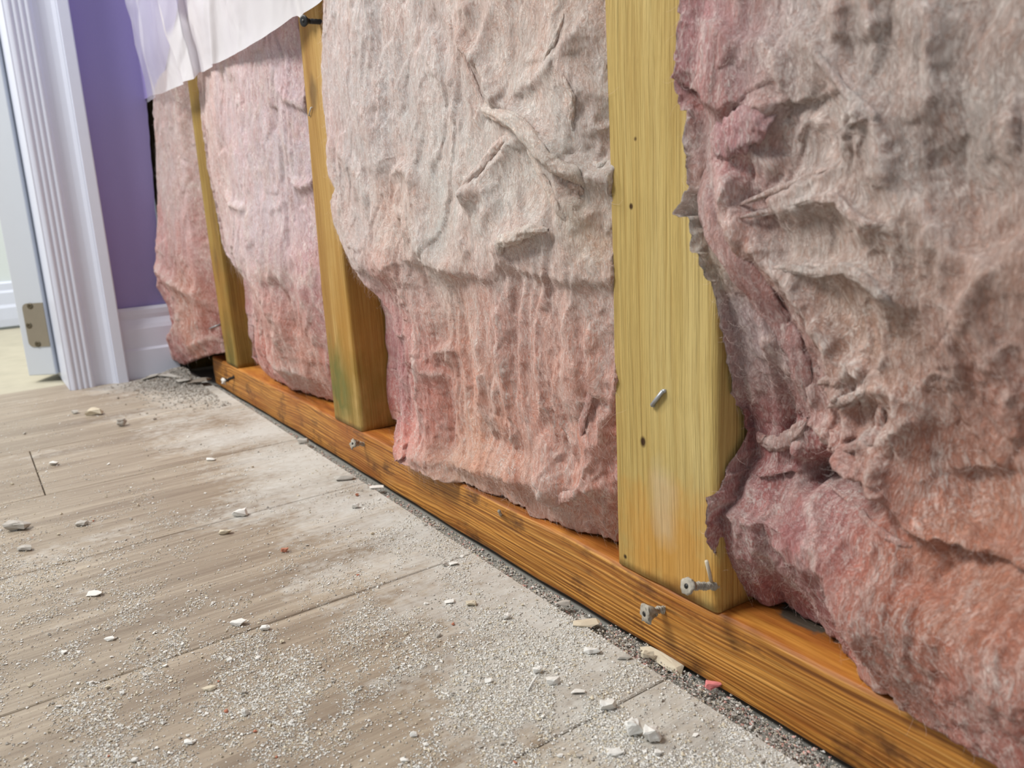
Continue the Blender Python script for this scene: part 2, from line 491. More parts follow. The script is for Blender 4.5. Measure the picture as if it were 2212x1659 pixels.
# door casing with beaded profile (y from opening edge, protrusion x)
cas = [(XW + .0005, -.1695), (XW + .0255, -.1695)]
for k in range(33):
    t = k / 32; dy = .0015 + t * .029
    cas.append((XW + .0268 + .0017 * abs(math.sin(t * math.pi * 4)) - .002 * t, -.1695 + dy))
cas += [(XW + .0215, -.137), (XW + .0195, -.131), (XW + .0195, -.122), (XW + .0215, -.115), (XW + .0262, -.1105), (XW + .0262, -.1095), (XW + .029, -.1085), (XW + .029, -.0960), (XW + .028, -.0945), (XW + .0005, -.0945)]
tag(loft('trim_1', cas, 2, .0, 2.1, MAT['trim']), kind='structure')
tag(box('trim_2', (-1.118, -.1715, 0), (XW + .0255, -.1690, 2.05), MAT['trim'], bev=.0005), kind='structure')
# baseboard on the lilac wall
bp = [(XW + .0004, .0), (XW + .016, .0), (XW + .016, .041), (XW + .0135, .0445), (XW + .0135, .047), (XW + .0135, .072), (XW + .0115, .078), (XW + .0075, .086), (XW + .0085, .092), (XW + .0085, .099), (XW + .006, .103), (XW + .0004, .103)]
tag(loft('baseboard_left', bp, 1, -.0944, -.020, MAT['trim']), kind='structure')

# door slab edge with hinge
A = at(62, 812, 2, .009); B = at(121, 809, 2, .009)
e = (B - A); e[2] = 0; e /= np.linalg.norm(e); nrm = np.array([-e[1], e[0], 0.])  # slab runs away to -x,+y
Wd = np.linalg.norm((B - A)[:2])
dm = Matrix(((nrm[0], e[0], 0, A[0]), (nrm[1], e[1], 0, A[1]), (0, 0, 1, .009), (0, 0, 0, 1)))
dr = box('door_1', (0, 0, 0), (.72, Wd, 2.0), MAT['door'], bev=.0015); dr.matrix_world = dm; tag(dr, kind='structure')


def on_edge(u, v):  # intersection with the slab's edge plane -> local (y,z)
    d = AF * FPX + AR * (u - W / 2) + AU * (H / 2 - v); n3 = nrm
    t = ((A - CAM) @ n3) / (d @ n3); P = CAM + d * t
    return (P - A) @ e, P[2] - .009


(y0, z1), (_, z0) = on_edge(47, 656), on_edge(60, 750)
y1 = Wd - .0005
bm = bmesh.new(); r = .0075; pts = [(y1, z0), (y1, z1)]
for cx_, cz, a0 in ((y0 + r, z1 - r, 90), (y0 + r, z0 + r, 180)):
    for k in range(7):
        a = math.radians(a0 + 15 * k); pts.append((cx_ + r * math.cos(a), cz + r * math.sin(a)))
hv = [bm.verts.new((-.0012, p[0], p[1])) for p in pts]; f = bm.faces.new(hv)
ex = bmesh.ops.extrude_face_region(bm, geom=[f]); bmesh.ops.translate(bm, verts=[v for v in ex['geom'] if isinstance(v, bmesh.types.BMVert)], vec=(.0018, 0, 0))
bmesh.ops.recalc_face_normals(bm, faces=bm.faces[:]); me = bpy.data.meshes.new('hinge'); bm.to_mesh(me); bm.free()
hg = link('hinge', me, MAT['hinge'], dr); hg['label'] = 'nickel hinge leaf with rounded corners'
for (u, v) in ((66, 661), (64, 703), (83, 743)):
    y, z = on_edge(u, v)
    sc_ = tube('hinge_screw', [(.0, y, z), (-.0016, y, z), (-.0024, y, z), (-.0019, y, z)], [.0045, .0045, .0032, .0012], MAT['hingescrew'], hg, 16)

# sheathing behind the studs
tag(box('wall_back', (-1.3, .0905, -.05), (.62, .10, 2.4), MAT['dark'], bev=0), kind='structure')

# ------------------------------------------------------------------ framing lumber


def rrect(w, d, r, n=4):
    """rounded rectangle ring: x 0..w, y 0..d"""
    out = []
    for cx_, cy_, a0 in ((r, r, 180), (w - r, r, 270), (w - r, d - r, 0), (r, d - r, 90)):
        for k in range(n + 1):
            a = math.radians(a0 + 90 * k / n); out.append((cx_ + r * math.cos(a), cy_ + r * math.sin(a)))
    return out


def lumber(name, mat, axis, a, b, place, rings, jit, seed):
    """loft; place(t) -> (origin2d, w, d) in cross-section plane; axis 2 = stud (x,y), axis 0 = plate (y,z)"""
    V = []; F = []
    for i in range(rings):
        t = a + (b - a) * i / (rings - 1)
        (ox, oy), w, d = place(t)
        ring = rrect(w, d, .0028)
        # refine straight runs
        pts = []
        for k in range(len(ring)):
            p, q = np.array(ring[k]), np.array(ring[(k + 1) % len(ring)])
            m_ = max(1, int(np.linalg.norm(q - p) / .006))
            for j in range(m_): pts.append(p + (q - p) * j / m_)
        pts = np.array(pts)
        if i == 0: N = len(pts)
        if len(pts) != N:
            pts = np.array([[np.interp(np.linspace(0, len(pts) - 1, N), range(len(pts)), pts[:, c])] for c in (0, 1)]).reshape(2, N).T
        jx = jit * fbm(pts[:, 0] * 60 + seed, pts[:, 1] * 60, t * 18, 3); jy = jit * fbm(pts[:, 0] * 60 + seed + 40, pts[:, 1] * 60, t * 18, 3)
        for (p, q), dx, dy in zip(pts, jx, jy):
            P = (ox + p + dx, oy + q + dy)
            V.append((P[0], P[1], t) if axis == 2 else (t, P[0], P[1]))
    for i in range(rings - 1):
        for k in range(N):
            F.append((i * N + k, i * N + (k + 1) % N, (i + 1) * N + (k + 1) % N, (i + 1) * N + k))
    F.append(tuple(range(N))[::-1]); F.append(tuple(range((rings - 1) * N, rings * N)))
    o = mesh(name, V, F, mat)
    bm = bmesh.new(); bm.from_mesh(o.data); bmesh.ops.recalc_face_normals(bm, faces=bm.faces[:]); bm.to_mesh(o.data); bm.free()
    return o


def stud(pl, pr, mat, seed, label):
    """pl/pr: pixels down the left and right front arris"""
    Lx = sorted((at(u, v, 1, 0)[2], at(u, v, 1, 0)[0]) for u, v in pl); Rx = sorted((at(u, v, 1, 0)[2], at(u, v, 1, 0)[0]) for u, v in pr)

    def place(z):
        x0 = np.interp(z, [a for a, _ in Lx], [b for _, b in Lx]); x1 = np.interp(z, [a for a, _ in Rx], [b for _, b in Rx])
        return (x0, .0), x1 - x0, .0885
    o = lumber('wall_stud', mat, 2, .0392, 1.3, place, 260, .0004, seed)
    return tag(o, label, 'stud', 'timber studs of the opened wall')


stud([(1303, 0), (1320, 600), (1326, 900), (1333, 1223)], [(1536, 0), (1545, 500), (1549, 800), (1551, 1322)], MAT['s3'], 3.3,
     'wide pale pine stud in front with a small dark knot and a staple')
stud([(640, 20), (663, 260), (692, 620), (722, 900)], [(688, 0), (718, 300), (746, 610), (781, 928)], MAT['s2'], 8.1,
     'yellow pine stud with green mould at its foot, second from the near one')
stud([(404, 176), (449, 520), (470, 660), (488, 780)], [(425, 176), (473, 500), (494, 660), (512, 790)], MAT['s1'], 5.2,
     'narrow olive brown stud farthest away beside the lilac wall corner')
o = lumber('wall_stud', MAT['s1'], 2, -.002, 1.3, lambda z: ((-1.10, .0015), .094, .086), 60, .0004, 2.)
tag(o, 'corner stud showing as a dark sliver between lilac wall and far batt', 'stud', 'timber studs of the opened wall')
PT = .0388
o = lumber('bottom_plate', MAT['plate'], 0, -.855, .6, lambda x: ((.0 + .0006 * math.sin(x * 9), -.0012), .089, PT + .0012), 330, .0007, 11.)
tag(o, 'orange brown bottom plate lying along the floor under the studs', 'timber plate')

# ------------------------------------------------------------------ insulation batts


def pl_dist(X, Z, pts):
    """signed distance, and parameter 0..1 along a polyline in the XZ plane"""
    best = np.full(X.shape, 9.); sg = np.zeros(X.shape); par = np.zeros(X.shape)
    seg = np.linalg.norm(np.diff(pts, axis=0), axis=1); tot = seg.sum(); acc = 0
    for i in range(len(pts) - 1):
        a, b = pts[i], pts[i + 1]; d = b - a; L2 = d @ d + 1e-12
        t = np.clip(((X - a[0]) * d[0] + (Z - a[1]) * d[1]) / L2, 0, 1)
        ex, ez = X - a[0] - t * d[0], Z - a[1] - t * d[1]
        r = np.hypot(ex, ez); m = r < best
        best = np.where(m, r, best); sg = np.where(m, np.sign(d[0] * ez - d[1] * ex), sg)
        par = np.where(m, (acc + t * seg[i]) / tot, par); acc += seg[i]
    return best, sg, par


def smooth_poly(P, n):
    P = np.asarray(P, float); d = np.r_[0, np.cumsum(np.linalg.norm(np.diff(P, axis=0), axis=1))]; d /= d[-1]
    t = np.linspace(0, 1, n)
    return np.stack([np.interp(t, d, P[:, k]) for k in range(3)], 1)


def batt(left, right, top, bottom, NS, NT, feats, tones, label, seed, yf=-.01, bulge=.006, amp=1., streak=1., fuzz=4000, depth=.078, vis=None, zlow=0, rimy=None, skL=0.0, flen=1., tuckR=.02, press=1., dim=1., fs=1., back=None, by=.05, cw=.007, strands=(), bl=1., veins=1.):
    """four boundary curves (world points; left/right run top->bottom, top/bottom run left->right)"""
    Lc, Rc, Tc, Bc = smooth_poly(left, NT), smooth_poly(right, NT), smooth_poly(top, NS), smooth_poly(bottom, NS)
    s = np.linspace(0, 1, NS)[None, :, None]; t = np.linspace(0, 1, NT)[:, None, None]
    P = (1 - s) * Lc[:, None] + s * Rc[:, None] + (1 - t) * Tc[None] + t * Bc[None] \
        - ((1 - s) * (1 - t) * Lc[0] + s * (1 - t) * Rc[0] + (1 - s) * t * Lc[-1] + s * t * Rc[-1])
    X, Y, Z = P[..., 0].copy(), P[..., 1].copy(), P[..., 2].copy()
    ss, tt = s[..., 0] + 0 * t[..., 0], t[..., 0] + 0 * s[..., 0]
    wd_ = np.abs(Rc[:, 0] - Lc[:, 0])[:, None]
    eL = ss * wd_; eR = (1 - ss) * wd_; eB = (1 - tt) * abs(Lc[0, 2] - Lc[-1, 2])
    rim = sm(eL, 0, .05) * sm(eR, 0, .03) * sm(eB, -.01, .05)
    # domain warp then layered relief
    wx = X + .010 * fbm(X * 16 + seed, Z * 12, seed, 3); wz = Z + .012 * fbm(X * 14 - seed, Z * 12, seed + 5, 3)
    hb = .0095 * fbm(wx * 12 + 3, wz * 8, seed, 3, .42) * amp
    u1 = (fbm(wx * 11 + 5, wz * 5, seed + 2, 3, .4) * 2.6 + 4) % 1.0
    u2 = (fbm(wx * 20 + 15, wz * 8, seed + 6, 3, .4) * 2.2 + 4) % 1.0
    saw = lambda q: q - sm(q, .90, 1.)
    h2 = .0055 * saw(u1) * amp + .0032 * saw(u2) * amp
    low_ = sm(-Z, -.22, -.14)
    st = .0022 * streak * fbm(wx * 85, wz * 9, seed + 9, 3, .5) * (.5 + .9 * low_)
    st2 = .0042 * streak * (1 - np.abs(pn(wx * 42, wz * 5, seed + 4)) * 2) * (sm(pn(X * 12, Z * 9, seed + 1), -.2, .5) * .5 + .8 * low_)
    fi = .0007 * amp * fbm(X * 330, Z * 150, seed, 2, .6) + .0017 * amp * fbm(wx * 120, wz * 50, seed + 7, 2)
    low_ = sm(-Z, -.24, -.15)
    vx = X + .018 * fbm(X * 22 + 3, Z * 18, seed + 50, 3); vz = Z + .022 * fbm(X * 20 + 8, Z * 16, seed + 51, 3)
    v1 = np.clip(1 - np.abs(pn(vx * 38, vz * 15, seed + 52)) * 2.2, 0, 1) ** 5; v2 = np.clip(1 - np.abs(pn(vx * 90, vz * 42, seed + 54)) * 2.2, 0, 1) ** 4
    vm = sm(fbm(X * 15, Z * 12, seed + 55, 2), -.25, .35)
    vein = (.0024 * v1 + .0011 * v2) * (.25 + .75 * vm) * veins * (.4 + .6 * low_)
    D = bulge * rim + vein + (hb + h2) * (.12 + .88 * rim) + (st + st2) * (.3 + .7 * rim) + fi
    white = np.zeros(X.shape)  # ridge-top mask: whiter fibre and highlights painted into the colour
    D = D - .035 * sm(Z, .40, .47) * sm(-X, .12, .22) * press
    for kind, pts, a, w1, w2 in feats:
        q = np.array([at(u, v, 1, yf - bulge * .6 - max(a, 0) * fs * .0007 - .002)[[0, 2]] for u, v in pts])
        q = np.stack([np.interp(np.linspace(0, 1, len(q) * 4), np.linspace(0, 1, len(q)), q[:, k]) for k in (0, 1)], 1)
        jx = X + .0009 * fbm(X * 60, Z * 60, 3.3 + seed, 2); jz = Z + .0009 * fbm(X * 60 + 9, Z * 60, 1.3, 2)
        d, sg, par = pl_dist(jx, jz, q)
        w = np.where(sg > 0, w1, w2)
        tp = sm(par, -.08, .18) * sm(1 - par, -.08, .18) if kind != 'b' else 1
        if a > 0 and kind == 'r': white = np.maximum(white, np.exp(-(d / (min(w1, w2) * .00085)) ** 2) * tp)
        D = D + a * fs * .001 * np.exp(-(d / (w * .001)) ** 1.6) * tp
    nx = .0012 * fbm(X * 190, Z * 190, 2.2, 2); nz = .0014 * fbm(X * 190 + 7, Z * 190, 4.2, 2)
    edge = 1 - sm(np.minimum(np.minimum(eL, eR), eB), 0, .01)
    jag = fbm(X * 40 + Z * 30, Z * 45 - X * 20, seed + 3, 4, .62)
    X2 = X + nx + edge * .0035 * jag; Z2 = Z + nz + edge * .003 * jag
    Y2 = Y - D
    if zlow: Z2 = np.maximum(Z2, zlow)
    # colour of the wool itself, plus highlights painted paler on the ridge tops
    acc = np.zeros(X.shape + (3,)); ws = np.zeros(X.shape)
    cx_ = X + cw * fbm(X * 40, Z * 30, seed + 20, 3); cz_ = Z + cw * fbm(X * 40 + 5, Z * 30, seed + 21, 3)
    for u, v, c, sg in tones:
        q = at(u, v, 1, yf - bulge * .6 - .003); w = np.exp(-(((cx_ - q[0]) ** 2 + (cz_ - q[2]) ** 2) / (2 * (sg * .001) ** 2))) + 1e-9
        acc += w[..., None] * np.array(lin(c)[:3]); ws += w
    col = acc / ws[..., None]
    gm = col.mean(-1, keepdims=True); sa_ = (col.max(-1, keepdims=True) - col.min(-1, keepdims=True)) / col.max(-1, keepdims=True); col = (gm + (col - gm) * np.clip(.25 + 1.35 * sa_, 0, .85)) * dim; col[..., 2] *= (1 - .22 * np.clip(sa_[..., 0] - .25, 0, 1)) * bl
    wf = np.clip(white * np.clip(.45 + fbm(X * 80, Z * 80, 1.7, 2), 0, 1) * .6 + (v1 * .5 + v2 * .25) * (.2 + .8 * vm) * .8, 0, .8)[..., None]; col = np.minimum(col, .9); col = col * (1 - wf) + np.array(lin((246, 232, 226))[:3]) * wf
    # skirts folding back into the bay
    grid = np.stack([X2, Y2, Z2], -1)
    K = 26

    def skirt(edgep, inward, side=None):
        """turns back into the bay; with side given the deep layer runs on to that stud face"""
        out = []
        ex0 = edgep[:, 0]; y0_ = edgep[:, 1]
        yb = np.maximum(by, y0_ + .01) if side is not None else np.full(len(ex0), depth)
        for k in range(1, K + 1):
            f_ = k / K; q = edgep.copy()
            if side is None:
                g = f_; lat = 0
            else:
                g = min(1, f_ / .55); lat = max(0, (f_ - .55) / .45)
            q[:, 1] = y0_ + (yb - y0_) * g
            wob = .004 * fbm(q[:, 1] * 45 + seed, q[:, 2] * 22 + q[:, 0] * 9, seed + 31, 3) * math.sin(math.pi * g)
            q[:, 0] = ex0 + inward[0] * math.sin(g * math.pi * .5) + wob
            q[:, 2] += inward[1] * math.sin(g * math.pi * .5)
            if side is not None:
                q[:, 0] += (np.minimum(side - q[:, 0], 0)) * lat
                q[:, 1] += .006 * fbm(q[:, 0] * 50 + 3, q[:, 2] * 20, seed + 41, 3) * (lat > 0) + .004 * lat
            out.append(q)
        return np.stack(out[::-1], 0)  # deep -> edge
    Ls = skirt(grid[:, 0], (skL, 0), back).transpose(1, 0, 2); Rs = skirt(grid[:, -1], (0, 0)).transpose(1, 0, 2)[:, ::-1]
    G = np.concatenate([Ls, grid, Rs], 1)
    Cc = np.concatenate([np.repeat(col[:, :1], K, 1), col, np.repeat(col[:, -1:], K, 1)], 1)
    Bs = skirt(G[-1], (0, .012)); Bs = Bs[::-1]
    Bs[..., 1] = np.maximum(Bs[..., 1], G[-1][None, :, 1])
    if zlow: Bs[..., 2] = np.maximum(Bs[..., 2], zlow)
    G = np.concatenate([G, Bs], 0); Cc = np.concatenate([Cc, np.repeat(Cc[-1:], K, 0)], 0)
    nr, nc = G.shape[:2]
    idx = np.arange(nr * nc).reshape(nr, nc)
    F = np.stack([idx[:-1, :-1], idx[1:, :-1], idx[1:, 1:], idx[:-1, 1:]], -1).reshape(-1, 4)
    o = mesh('insulation_batt', G.reshape(-1, 3), F, mat_batt('glass_wool_%d' % int(seed), seed))
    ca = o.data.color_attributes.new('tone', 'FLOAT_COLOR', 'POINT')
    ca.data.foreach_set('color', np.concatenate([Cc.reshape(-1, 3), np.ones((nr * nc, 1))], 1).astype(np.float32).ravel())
    tag(o, label, 'insulation', 'glass wool batts in the wall bays')
    # thicker twisted strands of wool lying on the face
    for pts, r0, r1, c_, flat in strands:
        q = []; kk = []
        for u, v in pts:
            yy = yf
            for _ in range(4):
                p = at(u, v, 1, yy); k_ = np.argmin((X2 - p[0]) ** 2 + (Z2 - p[2]) ** 2); yy = Y2.ravel()[k_] - r1 * .0004 * flat
            q.append(p); kk.append(k_)
        q = np.array(q); loc_c = col.reshape(-1, 3)[kk]; tt_ = np.linspace(0, 1, len(q)); ts = np.linspace(0, 1, 90)
        q = np.stack([np.interp(ts, tt_, q[:, k]) for k in range(3)], 1)
        for _ in range(6): q[1:-1] = (q[:-2] + q[1:-1] * 2 + q[2:]) / 4
        tg = np.gradient(q, axis=0); tg /= np.linalg.norm(tg, axis=1)[:, None]
        sd = np.cross(tg, [0, 1., 0]); sd /= np.linalg.norm(sd, axis=1)[:, None]; up = np.cross(sd, tg)
        KR = 26; an = np.linspace(0, 2 * np.pi, KR, endpoint=False)
        env = (sm(ts, -.05, .22) * sm(1 - ts, -.05, .22)) ** .6
        rad = (r0 + (r1 - r0) * np.sin(ts * np.pi * .85 + .25)) * .001 * (.25 + .75 * env)
        q[:, 1] += (1 - env) * r1 * .0011
        R_ = rad[:, None] * (1 + .38 * fbm(ts[:, None] * 9 + len(q) + r0 * 7, np.cos(an)[None] * 1.6 + seed, np.sin(an)[None] * 1.6, 3, .6) + .16 * pn(an[None] * 2.2 + ts[:, None] * 9, ts[:, None] * 3, r0))
        Vs = q[:, None] + sd[:, None] * (np.cos(an)[None, :, None] * R_[..., None]) + up[:, None] * (np.sin(an)[None, :, None] * R_[..., None] * flat)
        nn = len(ts); id_ = np.arange(nn * KR).reshape(nn, KR)
        Fs = np.stack([id_[:-1], np.roll(id_, -1, 1)[:-1], np.roll(id_, -1, 1)[1:], id_[1:]], -1).reshape(-1, 4)
        so = mesh('loose_strand', Vs.reshape(-1, 3), Fs, o.data.materials[0], o)
        bm_ = bmesh.new(); bm_.from_mesh(so.data); bmesh.ops.recalc_face_normals(bm_, faces=bm_.faces[:]); bm_.to_mesh(so.data); bm_.free()
        ca_ = so.data.color_attributes.new('tone', 'FLOAT_COLOR', 'POINT')
        lc = np.stack([np.interp(ts, tt_, loc_c[:, k]) for k in range(3)], 1)
        g_ = np.mean(lin(c_)[:3]); sc_c = (g_ + (np.array(lin(c_)[:3]) - g_) * .7) * dim
        mw = (.62 * env)[:, None]; cc_ = lc * (1 - mw) + sc_c * mw
        ca_.data.foreach_set('color', np.concatenate([np.repeat(cc_, KR, 0), np.ones((nn * KR, 1))], 1).astype(np.float32).ravel())
    # loose fibres standing off the surface
    if fuzz:
        rs = np.random.RandomState(int(seed * 10)); n = fuzz; K2 = 7
        ok = Z2 < (vis if vis else 9)
        ii, jj = np.where(ok[:-2, :-2]); pk = rs.randint(0, len(ii), n); i, j = ii[pk], jj[pk]
        p0 = grid[i, j] + np.array([0, -.0003, 0])
        ang = rs.normal(-math.pi / 2, 1.0, n); cur = rs.normal(0, .6, n); L = rs.gamma(2.2, .0042, n) * flen; out_ = rs.uniform(.0, .14, n)
        pts = np.zeros((n, K2, 3)); pts[:, 0] = p0
        for k in range(1, K2):
            ang = ang + cur * .35 + rs.normal(0, .2, n)
            st_ = L / (K2 - 1)
            pts[:, k] = pts[:, k - 1] + np.stack([np.cos(ang) * st_, -out_ * st_ * (1 - .6 * k / K2), np.sin(ang) * st_], 1)
        hc = bpy.data.hair_curves.new('loose_fibres'); hc.add_curves([K2] * n)
        hc.attributes['position'].data.foreach_set('vector', pts.astype(np.float32).ravel())
        ra = hc.attributes.get('radius') or hc.attributes.new('radius', 'FLOAT', 'POINT')
        ra.data.foreach_set('value', (np.tile(np.linspace(1, .35, K2), n) * .000034 * np.repeat(rs.uniform(.5, 1.15, n), K2)).astype(np.float32))
        hc.materials.append(MAT['fibrelight'])
        h = bpy.data.objects.new('loose_fibres', hc); C.objects.link(h); h.parent = o; h['kind'] = 'stuff'; h['label'] = 'pale loose glass fibres'
    return o


def PX(pts, y): return [at(u, v, 1, y if not isinstance(y, (list, tuple)) else y[i]) for i, (u, v) in enumerate(pts)]


# --- colours seen in the wool
CR, CG, LP, PK, SA, DP, MV, OR = (232, 216, 208), (214, 208, 196), (236, 204, 206), (230, 168, 174), (220, 150, 134), (206, 124, 128), (206, 186, 186), (222, 152, 126)

# bay between corner and far stud (B0)
xl = [(343, 150), (336, 228), (336, 293), (341, 390), (342, 480), (342, 560), (343, 614), (352, 630), (368, 653), (378, 695), (366, 738), (368, 762), (376, 776)]
lf = [at(u, v, 0, -.984) for u, v in xl]; lf = [np.array([p[0], min(p[1], .01), p[2]]) for p in lf]
bt = [at(376, 776, 0, -.984), at(397, 787, 0, -.93), at(433, 772, 1, -.018), at(460, 764, 1, -.010), np.array([-.790, .006, .052])]
rt = [np.array([-.790, .004, z]) for z in (.75, .5, .3, .052)]
lf = [lf[0] + np.array([0, 0, .3])] + lf
tp = [lf[0], rt[0]]
batt(lf, rt, tp, bt, 90, 330,
     [('r', Z2([(1060, 200), (1150, 350), (1240, 420), (1290, 560)]), 7, 6, 10), ('r', Z2([(1190, 480), (1180, 620), (1140, 740)]), 6, 8, 8),
      ('r', Z2([(1300, 150), (1330, 330), (1380, 560)]), 5, 6, 8), ('r', Z2([(1440, 600), (1330, 700), (1230, 780)]), 5, 8, 5)],
     [(345, 230, LP, 40), (400, 250, LP, 40), (380, 400, LP, 50), (400, 500, PK, 40), (360, 560, PK, 30), (400, 650, SA, 30), (440, 700, (200, 130, 134), 30), (380, 760, DP, 30), (450, 600, PK, 25), (345, 620, OR, 18)],
     'narrow pink glass wool batt bulging beside the lilac wall corner', 1., yf=-.02, bulge=.008, amp=.5, streak=.8, fuzz=1500, vis=.42, depth=.06)

# bay between far stud and middle stud (B1)
xl = [(418, 60), (424, 120), (428, 182), (436, 260), (448, 358), (464, 439), (486, 540), (496, 559), (523, 587), (547, 637), (552, 679), (548, 720), (546, 770), (556, 784)]
lf = PX(xl, [-.004] * 6 + [-.004, -.004, -.003, .0, .004, .008, .012, .016])
lf = [lf[0] + np.array([0, 0, .25])] + lf
bt = [lf[-1], at(566, 790, 2, .042), at(590, 814, 2, .042), at(635, 842, 2, .042), at(684, 854, 2, .042), at(716, 862, 2, .042), np.array([-.412, .03, .042])]
rt = [np.array([-.407, .004, z]) for z in (.8, .5, .3, .15)] + [np.array([-.411, .012, .09]), bt[-1]]
batt(lf, rt, [lf[0], rt[0]], bt, 170, 400,
     [('r', Z1([(1460, 1270), (1520, 1340), (1600, 1385), (1640, 1370)]), 5, 4, 5), ('r', Z1([(1870, 1200), (1920, 1250), (1990, 1200)]), 5, 4, 5),
      ('r', Z1([(1800, 640), (1900, 700), (2000, 770)]), 4, 10, 3), ('r', Z1([(1560, 560), (1620, 700), (1640, 960)]), -4, 8, 8),
      ('r', Z1([(1780, 700), (1790, 880)]), -4, 8, 8), ('r', Z1([(1660, 1400), (1720, 1640)]), 4, 10, 10),
      ('r', [(482, 540), (520, 575), (570, 590), (630, 600), (685, 610)], 5, 40, 14),
      ('r', Z2([(1690, 250), (1760, 420), (1830, 600), (1840, 800)]), 6, 10, 10), ('r', Z2([(1950, 330), (1990, 600), (2000, 780)]), 6, 10, 10),
      ('r', Z2([(1840, 300), (1900, 500), (1930, 700)]), -6, 10, 10), ('r', Z2([(2050, 900), (2100, 1000), (2170, 1080)]), 8, 12, 12),
      ('r', Z2([(1720, 760), (1780, 900), (1900, 960), (1980, 1020)]), 6, 10, 10)],
     [(440, 180, (236, 206, 196), 30), (520, 130, LP, 50), (600, 120, (226, 186, 194), 40), (520, 250, LP, 50), (600, 300, (234, 216, 220), 50), (480, 400, (236, 204, 196), 35),
      (560, 450, (238, 218, 220), 50), (650, 420, (230, 196, 204), 35), (520, 540, (236, 206, 206), 40), (600, 560, (234, 206, 210), 40), (600, 650, SA, 40), (660, 620, PK, 35), (570, 700, SA, 30), (640, 730, OR, 30),
      (560, 780, (228, 140, 130), 25), (620, 800, (220, 164, 148), 25), (700, 800, (228, 132, 134), 22), (530, 640, DP, 20)],
     'light pink glass wool batt between the far narrow stud and the mouldy stud', 2., yf=-.006, bulge=.003, amp=.42, streak=.7, fuzz=6000, vis=.46, skL=.002, back=-.7395, by=.018, dim=1.08, bl=1.08, veins=.6)

# bay between middle stud and near stud (B2)
xl = [(704, -120), (700, 0), (697, 150), (703, 243), (716, 299), (711, 318), (716, 370), (731, 405), (724, 433), (730, 478), (748, 516), (767, 553), (780, 582), (806, 606), (828, 622), (850, 645), (872, 676), (880, 734), (886, 830), (888, 880), (874, 925), (872, 960), (876, 985)]
ys = [-.010] * 12 + [-.008, -.004, .0, .002, .003, .004, .006, .006, .002, -.006, -.012]
lf = PX(xl, ys); lf = [lf[0] + np.array([0, 0, .25])] + lf
bp_ = [(876, 990), (854, 997), (895, 1006), (937, 1035), (965, 1040), (1007, 1040), (1065, 1064), (1146, 1098), (1150, 1112), (1188, 1120), (1238, 1139), (1296, 1155), (1329, 1172)]
bt = [lf[-1]] + [at(u, v, 2, .0405) for u, v in bp_[1:]] + [np.array([.002, .03, .042])]
rt = [np.array([.002, .004, z]) for z in (.75, .5, .3, .15)] + [np.array([.002, .012, .08]), bt[-1]]
